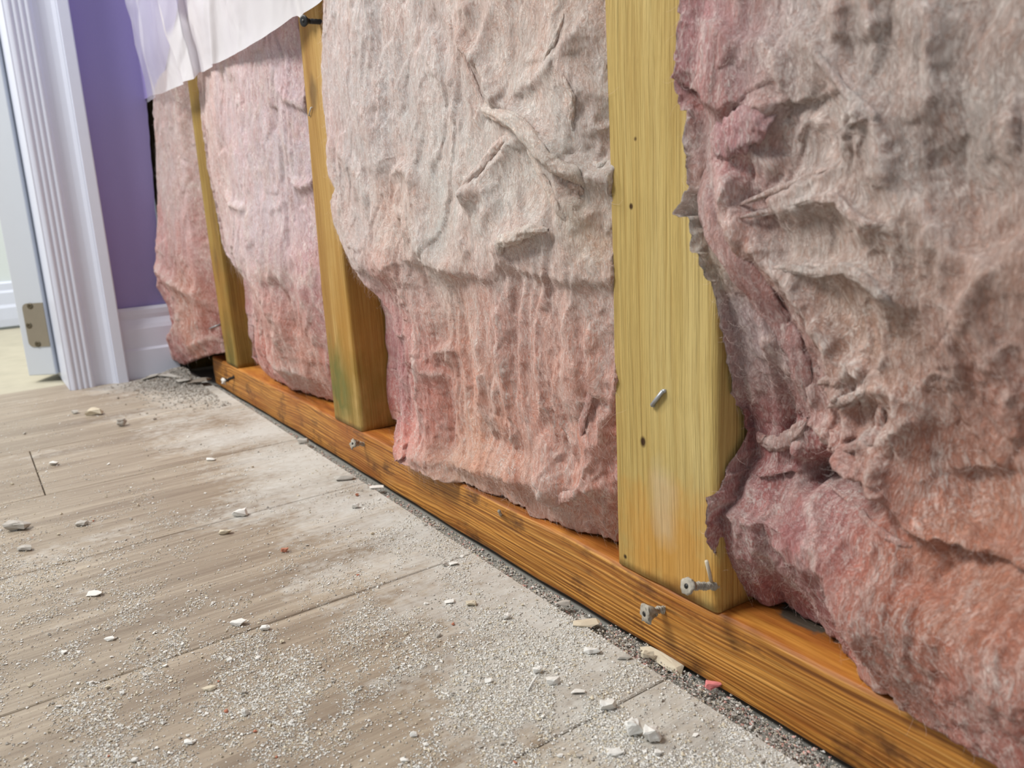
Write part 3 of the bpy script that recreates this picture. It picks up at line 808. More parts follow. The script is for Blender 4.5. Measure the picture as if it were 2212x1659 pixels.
f2 = [('r', Z3([(960, 330), (1050, 560), (1180, 660), (1260, 700), (1340, 790), (1440, 900), (1560, 1000), (1640, 1060)]), 9, 5, 7),
      ('r', Z3([(1560, 1000), (1650, 1080), (1700, 1200), (1750, 1320)]), 6, 5, 5),
      ('r', Z3([(1260, 770), (1190, 830), (1130, 900), (1050, 1010), (960, 1120), (900, 1170)]), 6, 7, 5),
      ('r', Z3([(1340, 820), (1400, 960), (1470, 1110), (1530, 1240), (1600, 1310)]), 6, 4, 9),
      ('r', Z3([(600, 1030), (640, 1150), (690, 1330), (740, 1500), (800, 1560), (900, 1540)]), 6, 6, 12),
      ('r', Z3([(480, 1010), (540, 985), (600, 1000), (640, 1080)]), 7, 4, 6), ('r', Z3([(530, 1060), (540, 1180), (600, 1300), (640, 1400)]), 5, 5, 5),
      ('r', Z3([(830, 560), (860, 700), (880, 900), (870, 1130)]), 4, 6, 14), ('r', Z3([(1530, 430), (1600, 560), (1590, 700), (1610, 800)]), 5, 4, 6),
      ('r', Z3([(1540, 60), (1500, 200), (1420, 330), (1260, 480), (1120, 560)]), 5, 5, 9), ('r', Z3([(1420, 360), (1520, 440), (1580, 600)]), 4, 5, 9),
      ('r', Z3([(640, 270), (720, 380), (820, 520)]), 3, 12, 4), ('r', Z3([(860, 200), (920, 290), (980, 380)]), 5, 5, 5), ('r', Z3([(940, 0), (900, 150), (860, 230)]), 4, 6, 10),
      ('r', Z3([(1070, 0), (1020, 130), (980, 290), (960, 400)]), 4, 8, 6), ('r', Z3([(700, 60), (760, 200), (800, 300)]), -4, 6, 6),
      ('r', Z3([(1150, 1510), (1165, 1400), (1260, 1370), (1340, 1320), (1420, 1340)]), 7, 7, 6),
      ('r', Z3([(920, 1180), (960, 1110), (1060, 1090), (1090, 1180), (1040, 1290)]), 5, 6, 8), ('r', Z3([(930, 1200), (920, 1350), (980, 1500)]), 4, 6, 8),
      ('r', Z3([(1660, 940), (1740, 960), (1790, 930)]), 6, 3, 5), ('r', Z3([(220, 830), (260, 900), (300, 960), (380, 1050), (420, 1200)]), 4, 6, 10),
      ('r', Z3([(240, 1130), (230, 1250), (290, 1370), (340, 1470), (400, 1560)]), 5, 8, 8), ('r', Z3([(400, 960), (430, 1150), (430, 1350)]), -4, 6, 6),
      ('r', Z3([(1600, 1250), (1640, 1380), (1700, 1400), (1720, 1330)]), -5, 6, 6), ('r', Z3([(1250, 620), (1180, 620), (1120, 560)]), -6, 7, 7),
      ('r', Z3([(1640, 960), (1560, 900), (1500, 880)]), -5, 6, 6),
      # the cream layer ends over the pinker one
      ('b', [(790, 590), (820, 596), (850, 566), (890, 560), (925, 578), (960, 586), (1000, 588), (1040, 604), (1070, 566), (1120, 588), (1190, 602), (1260, 612), (1310, 610)], 5, 34, 4),
      ('r', Z4([(560, 30), (620, 160), (640, 400), (640, 800)]), 3, 5, 8),
      ('r', Z4([(840, 180), (860, 500), (880, 860)]), -4, 6, 6), ('r', Z4([(930, 420), (960, 620), (930, 900)]), 5, 5, 5), ('r', Z4([(1080, 460), (1100, 640), (1090, 860)]), 4, 7, 7),
      ('r', Z4([(1560, 1180), (1560, 1000), (1600, 820), (1690, 640), (1750, 560)]), 8, 9, 4), ('r', Z4([(1500, 1000), (1560, 900), (1590, 780)]), -7, 8, 8),
      ('r', Z4([(690, 540), (770, 510), (740, 620)]), 6, 4, 6), ('r', Z4([(640, 560), (660, 640), (720, 660)]), 5, 4, 6),
      ('b', Z4([(590, 1110), (700, 1140), (850, 1200), (1000, 1230), (1200, 1280), (1320, 1350)]), 9, 12, 9),
      ('r', Z4([(1280, 900), (1400, 1100), (1450, 1240)]), -6, 14, 8), ('r', Z4([(1400, 1390), (1480, 1340), (1580, 1310)]), 8, 5, 7), ('r', Z4([(1310, 1400), (1320, 1290), (1280, 1240)]), 7, 5, 8),
      ('r', Z4([(1600, 1260), (1700, 1330), (1770, 1280)]), 6, 7, 3), ('r', Z4([(950, 1000), (1080, 1080), (1200, 1090)]), -6, 10, 8), ('r', Z4([(800, 1020), (800, 1100)]), -4, 6, 6),
      ('r', Z4([(1640, 720), (1620, 860), (1680, 980)]), -4, 5, 5), ('r', Z4([(1640, 1040), (1700, 1020), (1750, 960)]), 5, 5, 4)]
s2 = [(Z3([(1010, 500), (1080, 640), (1180, 668), (1260, 700), (1340, 790), (1440, 900), (1500, 965), (1590, 1000), (1640, 1050), (1630, 1110)]), 2.2, 4.6, (232, 218, 204), .8),
      (Z3([(1310, 810), (1380, 930), (1440, 1050), (1500, 1190), (1560, 1300)]), 1.2, 2.4, (234, 214, 196), .7),
      (Z3([(1300, 800), (1200, 806), (1140, 870), (1080, 960), (990, 1050), (900, 1160)]), 1.6, 3.0, (226, 204, 194), .7),
      (Z3([(1530, 430), (1600, 560), (1590, 700), (1610, 800)]), .8, 1.7, (230, 218, 204), .8), (Z3([(1560, 30), (1530, 140), (1480, 260), (1420, 350)]), .7, 1.5, (230, 218, 206), .8),
      (Z3([(950, 240), (1000, 400), (1060, 560), (1110, 690)]), .9, 1.6, (224, 196, 186), .8),
      (Z3([(1580, 1010), (1610, 1090), (1590, 1180), (1560, 1290)]), 3, 6, (224, 186, 166), .45), (Z3([(1690, 1180), (1720, 1260), (1760, 1340)]), 1.5, 2.8, (232, 214, 206), .7),
      (Z3([(1640, 960), (1700, 945), (1750, 960), (1800, 925)]), .8, 1.6, (240, 232, 222), .8),
      (Z4([(1760, 570), (1690, 650), (1640, 770), (1600, 900), (1580, 1050)]), 1.3, 2.6, (222, 160, 150), .45),
      (Z4([(1390, 1390), (1480, 1340), (1590, 1305)]), 1.2, 3, (224, 164, 150), .4), (Z3([(1165, 1500), (1175, 1400), (1260, 1375), (1350, 1325), (1430, 1330)]), 1.6, 3.6, (238, 228, 214), .7)]
t2 = [(740, 60, LP, 40), (740, 200, (232, 200, 204), 40), (720, 290, PK, 14), (800, 160, (228, 208, 208), 50), (780, 330, LP, 40), (900, 60, (226, 204, 202), 40), (920, 200, (220, 202, 196), 40), (860, 300, (230, 212, 212), 50),
      (1000, 60, (222, 192, 178), 35), (1080, 100, (214, 198, 188), 30), (1200, 40, (216, 200, 184), 30), (1290, 60, (190, 168, 160), 16), (1270, 180, (200, 192, 184), 22), (1050, 200, (222, 208, 198), 30),
      (1180, 300, (226, 214, 202), 40), (1080, 420, (228, 214, 204), 40), (1250, 300, CG, 25), (840, 420, (230, 180, 160), 20), (850, 470, (228, 176, 160), 22), (760, 470, (234, 198, 194), 25),
      (930, 430, (232, 216, 208), 40), (1100, 520, CR, 30), (1200, 560, (230, 218, 206), 30), (950, 560, CR, 40), (1235, 430, (234, 190, 166), 14), (1260, 520, (226, 196, 160), 12), (1290, 400, (222, 206, 200), 14),
      (860, 620, (218, 160, 152), 25), (840, 720, (184, 118, 130), 25), (1000, 640, SA, 25), (1080, 680, (212, 150, 148), 35), (1200, 650, (214, 160, 152), 30), (960, 740, (216, 170, 156), 25), (1120, 740, (206, 166, 160), 30), (920, 800, (226, 140, 136), 20),
      (1000, 850, (218, 166, 150), 30), (1080, 850, (212, 166, 148), 30), (1200, 800, (218, 170, 154), 30), (1290, 760, (222, 208, 206), 12), (900, 920, (228, 142, 138), 18), (1000, 980, (226, 168, 146), 30), (1150, 950, (226, 150, 138), 30), (1240, 900, (216, 162, 146), 20),
      (1290, 880, (228, 138, 132), 18), (1300, 1000, (224, 142, 136), 20), (950, 1040, (232, 182, 166), 20), (1100, 1050, (228, 170, 154), 25), (1200, 1090, (226, 166, 150), 20), (1300, 1120, (214, 140, 130), 18), (1310, 640, (228, 196, 182), 8)]
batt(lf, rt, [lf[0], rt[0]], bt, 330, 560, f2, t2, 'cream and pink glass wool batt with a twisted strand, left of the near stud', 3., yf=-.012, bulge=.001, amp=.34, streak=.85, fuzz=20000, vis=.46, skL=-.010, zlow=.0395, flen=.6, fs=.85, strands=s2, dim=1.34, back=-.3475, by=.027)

# bay right of the near stud (B3), running out of the frame
xl = [(1474, -160), (1472, 0), (1470, 60), (1472, 148), (1456, 181), (1470, 198), (1478, 236), (1481, 338), (1489, 401), (1460, 456), (1487, 481), (1499, 536), (1512, 570), (1533, 612), (1554, 675), (1567, 725), (1575, 784),
      (1600, 877), (1605, 953), (1577, 1012), (1566, 1055), (1530, 1073), (1532, 1122), (1530, 1156), (1542, 1198), (1560, 1255)]
ys = [-.014] * 12 + [-.012, -.010, -.006, -.002, .004, .014, .016, .006, .0, -.008, -.008, -.006, 0, .008]
lf = PX(xl, ys); lf = [lf[0] + np.array([0, 0, .2])] + lf
bp_ = [(1592, 1279), (1617, 1291), (1666, 1307), (1702, 1305), (1769, 1346), (1820, 1393), (1869, 1463), (1900, 1488), (1960, 1530), (2040, 1570), (2110, 1625), (2150, 1660), (2212, 1700)]
bt = [lf[-1]] + [at(u, v, 2, .0405) for u, v in bp_] + [np.array([.33, .004, .042]), np.array([.42, .01, .042])]
rt = [np.array([.42, .0, z]) for z in (.65, .4, .2)] + [bt[-1]]
f3 = [('r', Z5([(450, 115), (540, 130), (640, 190), (800, 210), (870, 290), (895, 390), (890, 480)]), 6, 3, 16),
      ('b', Z5([(480, 500), (560, 550), (650, 500), (720, 560), (850, 540)]), 6, 22, 3),
      ('r', Z5([(860, 560), (760, 640), (640, 730), (570, 770)]), 7, 6, 10),
      ('r', Z5([(560, 790), (570, 900), (600, 1050), (640, 1200), (740, 1350), (880, 1500), (960, 1659), (1010, 1800)]), 9, 7, 9),
      ('r', Z5([(640, 830), (700, 870), (760, 900)]), -4, 4, 4), ('r', Z5([(650, 760), (720, 820), (800, 840), (840, 900)]), 5, 5, 7), ('r', Z5([(660, 980), (780, 1080), (850, 1200), (900, 1400)]), -5, 4, 6),
      ('r', Z6([(960, 0), (1040, 150), (1075, 330), (1040, 500)]), 8, 6, 10), ('r', Z6([(690, 60), (760, 240), (850, 400), (910, 540)]), 5, 5, 8),
      ('r', Z5([(730, 1060), (900, 990), (1100, 910), (1240, 850)]), 5, 3, 4), ('r', Z5([(740, 1115), (900, 1085), (1100, 1020), (1250, 1010), (1300, 1080), (1400, 1150), (1530, 1140)]), 6, 4, 6),
      ('r', Z5([(900, 100), (1050, 180), (1180, 320), (1300, 470), (1430, 580), (1485, 660), (1505, 850), (1535, 1060)]), 6, 4, 10),
      ('r', Z5([(870, 1380), (1000, 1370), (1150, 1400), (1280, 1370), (1380, 1420), (1480, 1520), (1600, 1620)]), 6, 4, 8),
      ('r', Z5([(1300, 720), (1300, 650), (1340, 610), (1420, 590)]), 4, 4, 5), ('r', Z5([(1240, 770), (1330, 735), (1400, 750)]), 4, 4, 5),
      ('r', Z5([(1435, -100), (1428, 200)]), 5, 3, 8), ('r', Z5([(1220, -60), (1250, 200)]), 4, 3, 5), ('r', Z5([(1745, -60), (1745, 180), (1715, 640)]), 4, 4, 8),
      ('r', Z5([(1700, 950), (1720, 1150), (1800, 1250), (1950, 1330), (2120, 1370)]), 6, 5, 14), ('b', Z5([(1850, 1640), (2000, 1450), (2209, 1290)]), 9, 4, 25),
      ('r', Z5([(940, 700), (1060, 620), (1160, 640)]), 3, 4, 6), ('r', Z5([(1780, 750), (1900, 950), (2050, 1150)]), -4, 10, 6), ('r', Z5([(2100, 640), (2200, 620)]), 4, 6, 8),
      ('b', Z6([(1190, 830), (1320, 900), (1400, 990), (1480, 1070), (1560, 1120), (1660, 1150)]), 8, 22, 3),
      ('r', Z6([(820, 560), (870, 620), (950, 680), (1030, 690)]), 7, 6, 3), ('r', Z6([(760, 600), (720, 700), (690, 800)]), 6, 6, 3),
      ('b', Z6([(690, 870), (800, 860), (900, 825), (1000, 850), (1110, 850)]), 7, 14, 2.5),
      ('b', Z6([(800, 890), (900, 862), (1000, 872), (1110, 900)]), -32, 5, 5), ('r', Z6([(640, 885), (700, 912), (900, 930), (1130, 920), (1250, 880)]), 6, 4, 8),
      ('r', Z6([(680, 960), (820, 1000), (920, 1120), (1000, 1300), (1060, 1420)]), 6, 5, 12), ('r', Z6([(660, 1060), (780, 1100), (880, 1260), (940, 1400)]), 5, 4, 9), ('r', Z6([(700, 1220), (790, 1230), (830, 1330)]), 5, 4, 6),
      ('b', Z6([(1085, 1190), (1110, 1300), (1125, 1400), (1170, 1520)]), 9, 30, 4), ('r', Z6([(1400, 730), (1350, 800), (1350, 880), (1400, 960)]), 6, 3, 7), ('r', Z6([(1060, 650), (1120, 740), (1160, 830)]), 5, 4, 5),
      ('r', Z6([(1410, 320), (1465, 420), (1475, 520), (1430, 600), (1300, 640), (1190, 650)]), 6, 8, 3), ('r', Z6([(1190, 430), (1260, 400), (1340, 370), (1400, 340)]), 6, 4, 5),
      ('r', Z6([(1140, 310), (1200, 285), (1270, 300)]), 5, 3, 3), ('r', Z6([(1140, 240), (1220, 225), (1290, 245)]), 5, 3, 3), ('r', Z6([(1090, 400), (1150, 480), (1190, 400)]), 4, 3, 3),
      ('r', Z6([(1080, 480), (1120, 560), (1160, 650)]), 6, 4, 5), ('r', Z6([(1120, 690), (1160, 740), (1200, 800), (1240, 850)]), 6, 4, 6),
      ('r', Z6([(1100, 820), (1200, 950), (1330, 1000)]), -6, 8, 8), ('r', Z6([(900, 700), (960, 760), (1060, 770)]), -5, 6, 6),
      ('r', Z6([(1170, 1270), (1300, 1280), (1450, 1350)]), -4, 8, 8), ('r', Z6([(1500, 1330), (1650, 1350), (1800, 1300)]), -5, 10, 8), ('r', Z6([(1850, 760), (1880, 900), (1800, 1000)]), -5, 12, 12)]
s3 = [(Z5([(560, 790), (570, 900), (600, 1050), (640, 1200), (740, 1350), (870, 1500), (960, 1659)]) + Z6([(1010, 60), (1050, 180), (1070, 330), (1045, 480)]), 3.4, 6.4, (220, 158, 158), .38),
      (Z5([(890, 540), (840, 620), (740, 680), (650, 740), (590, 790)]), 3.6, 7.5, (228, 160, 172), .38), (Z5([(730, 1055), (900, 990), (1100, 910), (1240, 850)]), .6, 1.4, (218, 196, 186), .8),
      (Z5([(740, 1115), (900, 1085), (1100, 1020), (1250, 1010), (1300, 1080), (1400, 1150), (1530, 1140)]), .9, 1.9, (214, 196, 188), .7),
      (Z5([(870, 1380), (1000, 1370), (1150, 1400), (1280, 1370), (1380, 1420), (1480, 1520), (1560, 1590)]), .9, 2.2, (218, 200, 190), .6),
      (Z5([(1010, 140), (1180, 320), (1300, 470), (1430, 580), (1485, 680)]), .8, 1.6, (216, 198, 192), .7), (Z5([(1300, 730), (1290, 660), (1340, 615), (1420, 600)]), .6, 1.3, (214, 196, 188), .8),
      (Z6([(820, 560), (880, 600), (960, 620), (1040, 560), (1080, 490)]), 1.6, 3.4, (224, 190, 176), .5), (Z6([(1190, 650), (1300, 640), (1430, 600), (1475, 520), (1460, 410)]), 1., 2.2, (212, 160, 148), .6),
      (Z6([(1190, 820), (1320, 905), (1400, 1000), (1480, 1070), (1560, 1120), (1660, 1150)]), .8, 1.9, (222, 170, 160), .6), (Z6([(1140, 310), (1200, 285), (1280, 300)]), .6, 1.5, (220, 188, 176), .6),
      (Z6([(1190, 430), (1260, 400), (1340, 370), (1400, 340)]), .7, 1.8, (226, 196, 184), .6)]
t3 = [(1500, 60, (220, 160, 170), 14), (1560, 140, (222, 164, 176), 18), (1620, 160, (208, 170, 178), 12), (1500, 210, (204, 120, 124), 8), (1620, 240, (206, 128, 140), 10), (1500, 300, (226, 208, 200), 9), (1570, 300, (232, 160, 176), 10),
      (1540, 350, (236, 142, 162), 10), (1600, 390, (230, 146, 160), 10), (1475, 450, (234, 220, 206), 9), (1500, 540, (224, 206, 180), 10), (1560, 500, (210, 128, 128), 8), (1600, 600, (214, 136, 128), 9), (1660, 660, (208, 124, 128), 8), (1690, 780, (206, 118, 126), 9),
      (1600, 700, (196, 164, 172), 12), (1620, 800, (206, 170, 172), 12), (1700, 100, (206, 190, 184), 22), (1720, 300, (214, 196, 188), 24), (1800, 400, (212, 196, 186), 22), (1850, 250, (212, 196, 186), 22), (1700, 420, (214, 196, 190), 16),
      (1660, 520, (208, 184, 174), 16), (1760, 560, (208, 186, 170), 22), (1850, 560, (214, 192, 176), 22), (1900, 100, (208, 192, 182), 24), (2050, 100, (208, 190, 182), 26), (2150, 250, (204, 184, 174), 26), (2000, 350, (206, 186, 176), 24), (2100, 450, (208, 190, 182), 24),
      (2000, 560, (206, 182, 172), 24), (2150, 600, (214, 166, 146), 18), (1900, 680, (208, 176, 158), 22), (2050, 720, (208, 152, 140), 20), (1800, 680, (204, 168, 150), 18), (1750, 760, (208, 164, 154), 14), (1850, 800, (208, 176, 154), 18),
      (2000, 820, (200, 144, 136), 22), (2150, 860, (198, 142, 134), 22), (1700, 880, (206, 162, 160), 10), (1850, 900, (214, 158, 140), 12), (1800, 1000, (206, 142, 136), 14), (1650, 950, (200, 130, 134), 10), (1700, 960, (226, 196, 180), 6),
      (1640, 1030, (196, 120, 130), 12), (1720, 1040, (200, 126, 130), 12), (1900, 1000, (200, 144, 132), 16), (2050, 1000, (214, 150, 126), 18), (2150, 1050, (218, 150, 128), 18), (1650, 1150, (206, 136, 142), 14), (1740, 1180, (204, 132, 138), 14),
      (1850, 1150, (206, 122, 118), 14), (1860, 1260, (216, 120, 100), 14), (1950, 1150, (210, 140, 120), 16), (1650, 1260, (194, 120, 128), 12), (1780, 1300, (206, 128, 124), 12), (2050, 1200, (220, 152, 128), 18), (2000, 1330, (208, 142, 112), 18),
      (2150, 1250, (216, 142, 118), 20), (1880, 1380, (216, 132, 116), 12), (2000, 1430, (218, 138, 122), 14), (2120, 1450, (214, 134, 118), 16), (2100, 1560, (222, 130, 126), 12), (2200, 1600, (218, 130, 124), 14)]
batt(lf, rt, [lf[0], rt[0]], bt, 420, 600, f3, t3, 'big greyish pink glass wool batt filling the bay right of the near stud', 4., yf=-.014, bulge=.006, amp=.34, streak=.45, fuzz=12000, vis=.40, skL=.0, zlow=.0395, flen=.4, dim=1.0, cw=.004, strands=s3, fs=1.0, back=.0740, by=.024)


# ------------------------------------------------------------------ plastic sheet over the upper wall
def sheet():
    low = [at(300, 30, 0, -.985), at(309, 140, 0, -.984), at(319, 221, 0, -.984), np.array([-.975, -.014, .386]), np.array([-.90, -.018, .386])]
    low[2][1] = max(low[2][1], -.022)
    wall_low = [(-.985, at(296, 0, 0, -.985)[1], .530)]
    bot = []
    a0 = at(297, 0, 0, -.984); a1 = at(318, 222, 0, -.984)
    bot += [(-.984, a0[1] - .002, a0[2] + .1), (-.984, a0[1], a0[2]), (-.984, (a0[1] + a1[1]) / 2, (a0[2] + a1[2]) / 2), (-.984, a1[1], a1[2])]
    for (u, v, y) in ((344, 205, -.022), (372, 192, -.026), (400, 181, -.024), (420, 170, -.020), (434, 156, -.010), (441, 155, -.012), (470, 138, -.016), (520, 111, -.018), (560, 88, -.018), (600, 62, -.016), (634, 37, -.012), (644, 34, -.010), (652, 40, -.010), (657, 29, -.009), (692, 6, -.009), (702, -4, -.009)):
        p = at(u, v, 1, y); bot.append((p[0], y, p[2]))
    bot = np.array(bot); NS, NT = 420, 150
    B = smooth_poly(bot, NS)
    ztop = 1.15
    V = np.zeros((NT, NS, 3))
    for i in range(NT):
        t = (i / (NT - 1)) ** 1.5
        z = B[:, 2] + (ztop - B[:, 2]) * t
        x, y = B[:, 0].copy(), B[:, 1].copy()
        onwall = sm(-x, .95, .985)
        lim = sm(t, 0, .25)
        w = .010 * fbm(x * 9 + z * 3, z * 5, 4.4, 3) + .006 * (1 - np.abs(pn(x * 22 - z * 16, z * 6, 2.)) * 2)
        cr = .005 * np.exp(-((x + .70 + .30 * (z - .387)) / .010) ** 2) + .006 * np.exp(-((x + .86 - .15 * (z - .387)) / .016) ** 2) + .004 * np.exp(-((x + .60 - .8 * (z - .387)) / .010) ** 2)
        y = y - (1 - onwall) * (np.abs(w) * (.15 + .85 * lim) + cr) - .006 * (1 - onwall) * sm(t, 0, .08)
        x = x + onwall * (.001 + np.abs(w) * .25) + (1 - onwall) * .003 * fbm(x * 20, z * 14, 8.8, 2) * lim
        # sheet relaxes away from the corner as it rises
        V[i] = np.stack([x, y, z], 1)
    idx = np.arange(NS * NT).reshape(NT, NS)
    F = np.stack([idx[:-1, :-1], idx[:-1, 1:], idx[1:, 1:], idx[1:, :-1]], -1).reshape(-1, 4)
    o = mesh('plastic_sheet', V.reshape(-1, 3), F, MAT['sheet'])
    ca_, cb_ = at(347, 205, 1, -.030), at(388, 0, 1, -.030)
    xe_ = ca_[0] + (cb_[0] - ca_[0]) * (V[..., 2] - ca_[2]) / (cb_[2] - ca_[2])
    cl_ = .05 + .45 * sm(xe_ - V[..., 0], -.012, .012)
    o.data.attributes.new('clear', 'FLOAT', 'POINT').data.foreach_set('value', cl_.astype(np.float32).ravel())
    tag(o, 'translucent white plastic sheet hanging over the upper wall', 'plastic sheet')


sheet()

# ------------------------------------------------------------------ screws, staples


def screw(name_label, head, foot, r, mat_h, mat_s, crust=0., group='drywall screws left sticking out of the timber'):
    """head, foot: world points; bugle head, threaded shank"""
    h, f_ = Vector(head), Vector(foot); d = (f_ - h).normalized(); L = (f_ - h).length
    e_ = empty('drywall_screw', f_)
    loc = lambda s_: (h + d * s_) - f_
    tube('screw_head', [loc(x) for x in (-.0002, 0, .0006, .0012, r * .9, r * 1.3)], [r * .7, r * .95, r, r * .92, r * .55, r * .38], mat_h, e_, 18)
    if crust:
        hm = bpy.context.scene.collection.objects[-1] if False else e_.children[0]
        for v in hm.data.vertices:
            k_ = 1 + crust * float(fbm(v.co.x * 900, v.co.y * 900, v.co.z * 900, 2)); v.co *= 1; off = v.co - loc(0); v.co = loc(0) + off * k_
    tube('drive_recess', [loc(-.00035), loc(-.0001)], [r * .3, r * .3], MAT['screw'], e_, 8)
    n = 90; pts = []; rd = []
    V = []; F = []
    a = d.orthogonal().normalized(); b = d.cross(a); k = 12; rows = int((L - r) / .0003)
    for i in range(rows):
        s_ = r * 1.0 + i * .0003
        for j in range(k):
            an = 2 * math.pi * j / k
            ph = ((s_ / .0013) - j / k) % 1
            rr = r * (.30 + .22 * max(0, 1 - abs(ph - .5) * 4))
            rr *= 1 + crust * 1.3 * float(pn(i * .09, j * .4, 3.3))
            V.append(Vector(loc(s_)) + (a * math.cos(an) + b * math.sin(an)) * rr)
    for i in range(rows - 1):
        for j in range(k): F.append((i * k + j, i * k + (j + 1) % k, (i + 1) * k + (j + 1) % k, (i + 1) * k + j))
    mesh('screw_shank', V, F, mat_s, e_)
    return tag(e_, name_label, 'screw', group)


def scr(label, hu, hv, fu, fv, L, r, mh, ms, yf=0., crust=0.):
    screw(label, at(hu, hv, 1, yf - L), at(fu, fv, 1, yf) + np.array([0, .003, 0]), r, mh, ms, crust)


scr('dusty white capped screw sticking out at the foot of the near stud', 1483, 1266, 1543, 1270, .018, .0043, MAT['screwdust'], MAT['screwdust'], crust=.3)
scr('grey crusted screw sticking out of the bottom plate below the near stud', 1392, 1326, 1437, 1318, .012, .0046, MAT['screwdust'], MAT['screwdust'], crust=.6)
scr('clean dark screw near the top of the mouldy stud', 655, 45, 690, 47, .016, .0045, MAT['screw'], MAT['screw'])
scr('small dusty screw in the bottom plate by the foot of the mouldy stud', 762, 958, 786, 962, .012, .0038, MAT['screwdust'], MAT['screwdust'], crust=.8)
scr('bent screw tangled with white fluff at the far plate end', 482, 824, 508, 812, .012, .004, MAT['plaster'], MAT['screw'], crust=.9)


def staple(label, u0, v0, u1, v1, th, mat):
    a, b = Vector(at(u0, v0, 1, -.0012)), Vector(at(u1, v1, 1, -.0012))
    d = (b - a).normalized(); n_ = Vector((d.z, 0, -d.x)); m_ = (a + b) / 2
    e_ = empty('staple', m_)
    for nm, p, q in (('crown', a, b), ('prong', a, a + Vector((0, .003, 0))), ('prong', b, b + Vector((0, .003, 0)))):
        tube(nm, [p - m_, q - m_], [th, th], mat, e_, 4)
    tag(e_, label, 'staple')


staple('flat grey steel staple in the face of the near stud', 1408, 876, 1432, 845, .0011, MAT['steel'])
staple('thin pale staple on the face of the mouldy stud', 667, 250, 672, 232, .0005, MAT['steel'])


def wire(name, label, cat, pix, rad, mat, group=None):
    o = tube(name, [at(u, v, 1, y) for u, v, y in pix], [rad] * len(pix), mat, None, 8); return tag(o, label, cat, group)


wire('finishing_nail', 'thin pale nail poking from the side of the far narrow stud', 'nail', [(452, 710, -.012), (476, 700, .001)], .0008, MAT['steel'])
wire('finishing_nail', 'short rusty nail stub in the middle of the bottom plate', 'nail', [(1078, 1104, -.006), (1084, 1116, .002)], .0011, MAT['screwdust'])
wire('wood_splinter', 'thin upright splinter at the lower right foot of the near stud', 'splinter', [(1526, 1212, -.008), (1533, 1240, -.005), (1539, 1268, .001)], .0009, MAT['plaster2'])


# ------------------------------------------------------------------ rubble
def chip_mesh(name, sx, sy, sz, seed, rough=.16, up=0.0):
    rnd = np.random.RandomState(seed)
    bm = bmesh.new()
    n = 18
    for _ in range(n):
        v = rnd.normal(size=3); v /= np.linalg.norm(v); v = np.sign(v) * np.abs(v) ** .6
        v *= rnd.uniform(.75, 1.05)
        bm.verts.new((v[0] * sx / 2, v[1] * sy / 2, v[2] * sz / 2))
    r_ = bmesh.ops.convex_hull(bm, input=bm.verts[:])
    bmesh.ops.delete(bm, geom=list(set(g for g in r_['geom_interior'] + r_['geom_unused'] if isinstance(g, bmesh.types.BMVert))), context='VERTS')
    bmesh.ops.triangulate(bm, faces=bm.faces[:])
    bmesh.ops.subdivide_edges(bm, edges=bm.edges[:], cuts=2, use_grid_fill=True)
    co = np.array([v.co[:] for v in bm.verts]); s_ = 1 / max(sx, 1e-4) * 3
    dd = rough * min(sx, sy, sz) * fbm(co[:, 0] * s_ + seed, co[:, 1] * s_, co[:, 2] * s_, 3)
    c0 = co.mean(0)
    for v, k in zip(bm.verts, dd):
        d = (v.co - Vector(c0)); v.co += d.normalized() * float(k) if d.length > 0 else Vector()
    zmin = min(v.co.z for v in bm.verts)
    for v in bm.verts: v.co.z -= zmin
    me = bpy.data.meshes.new(name); bm.to_mesh(me); bm.free()
    me.polygons.foreach_set('use_smooth', [False] * len(me.polygons))
    return me


def mpp(u, v, z=0):  # metres per pixel, across the view, at the ground point
    P = at(u, v, 2, z); return ((P - CAM) @ AF) / FPX


def chip(u, v, wpx, hpx, mat, label, seed, flat=.5, rot=None, z=0., deep=None, name='plaster_chip', cat='plaster chip'):
    k = mpp(u, v, z); w = wpx * k; h = hpx * k
    sz = h * flat + .0004; sy = deep * k if deep else max(w * .55, h * .9)
    me = chip_mesh(name, w, sy, sz, seed)
    o = link(name, me, MAT[mat]); P = at(u, v + hpx * .35, 2, z)
    o.location = (P[0], P[1], z)
    o.rotation_euler = (0, 0, -YAW * -1 if rot is None else rot)
    return tag(o, label, cat)


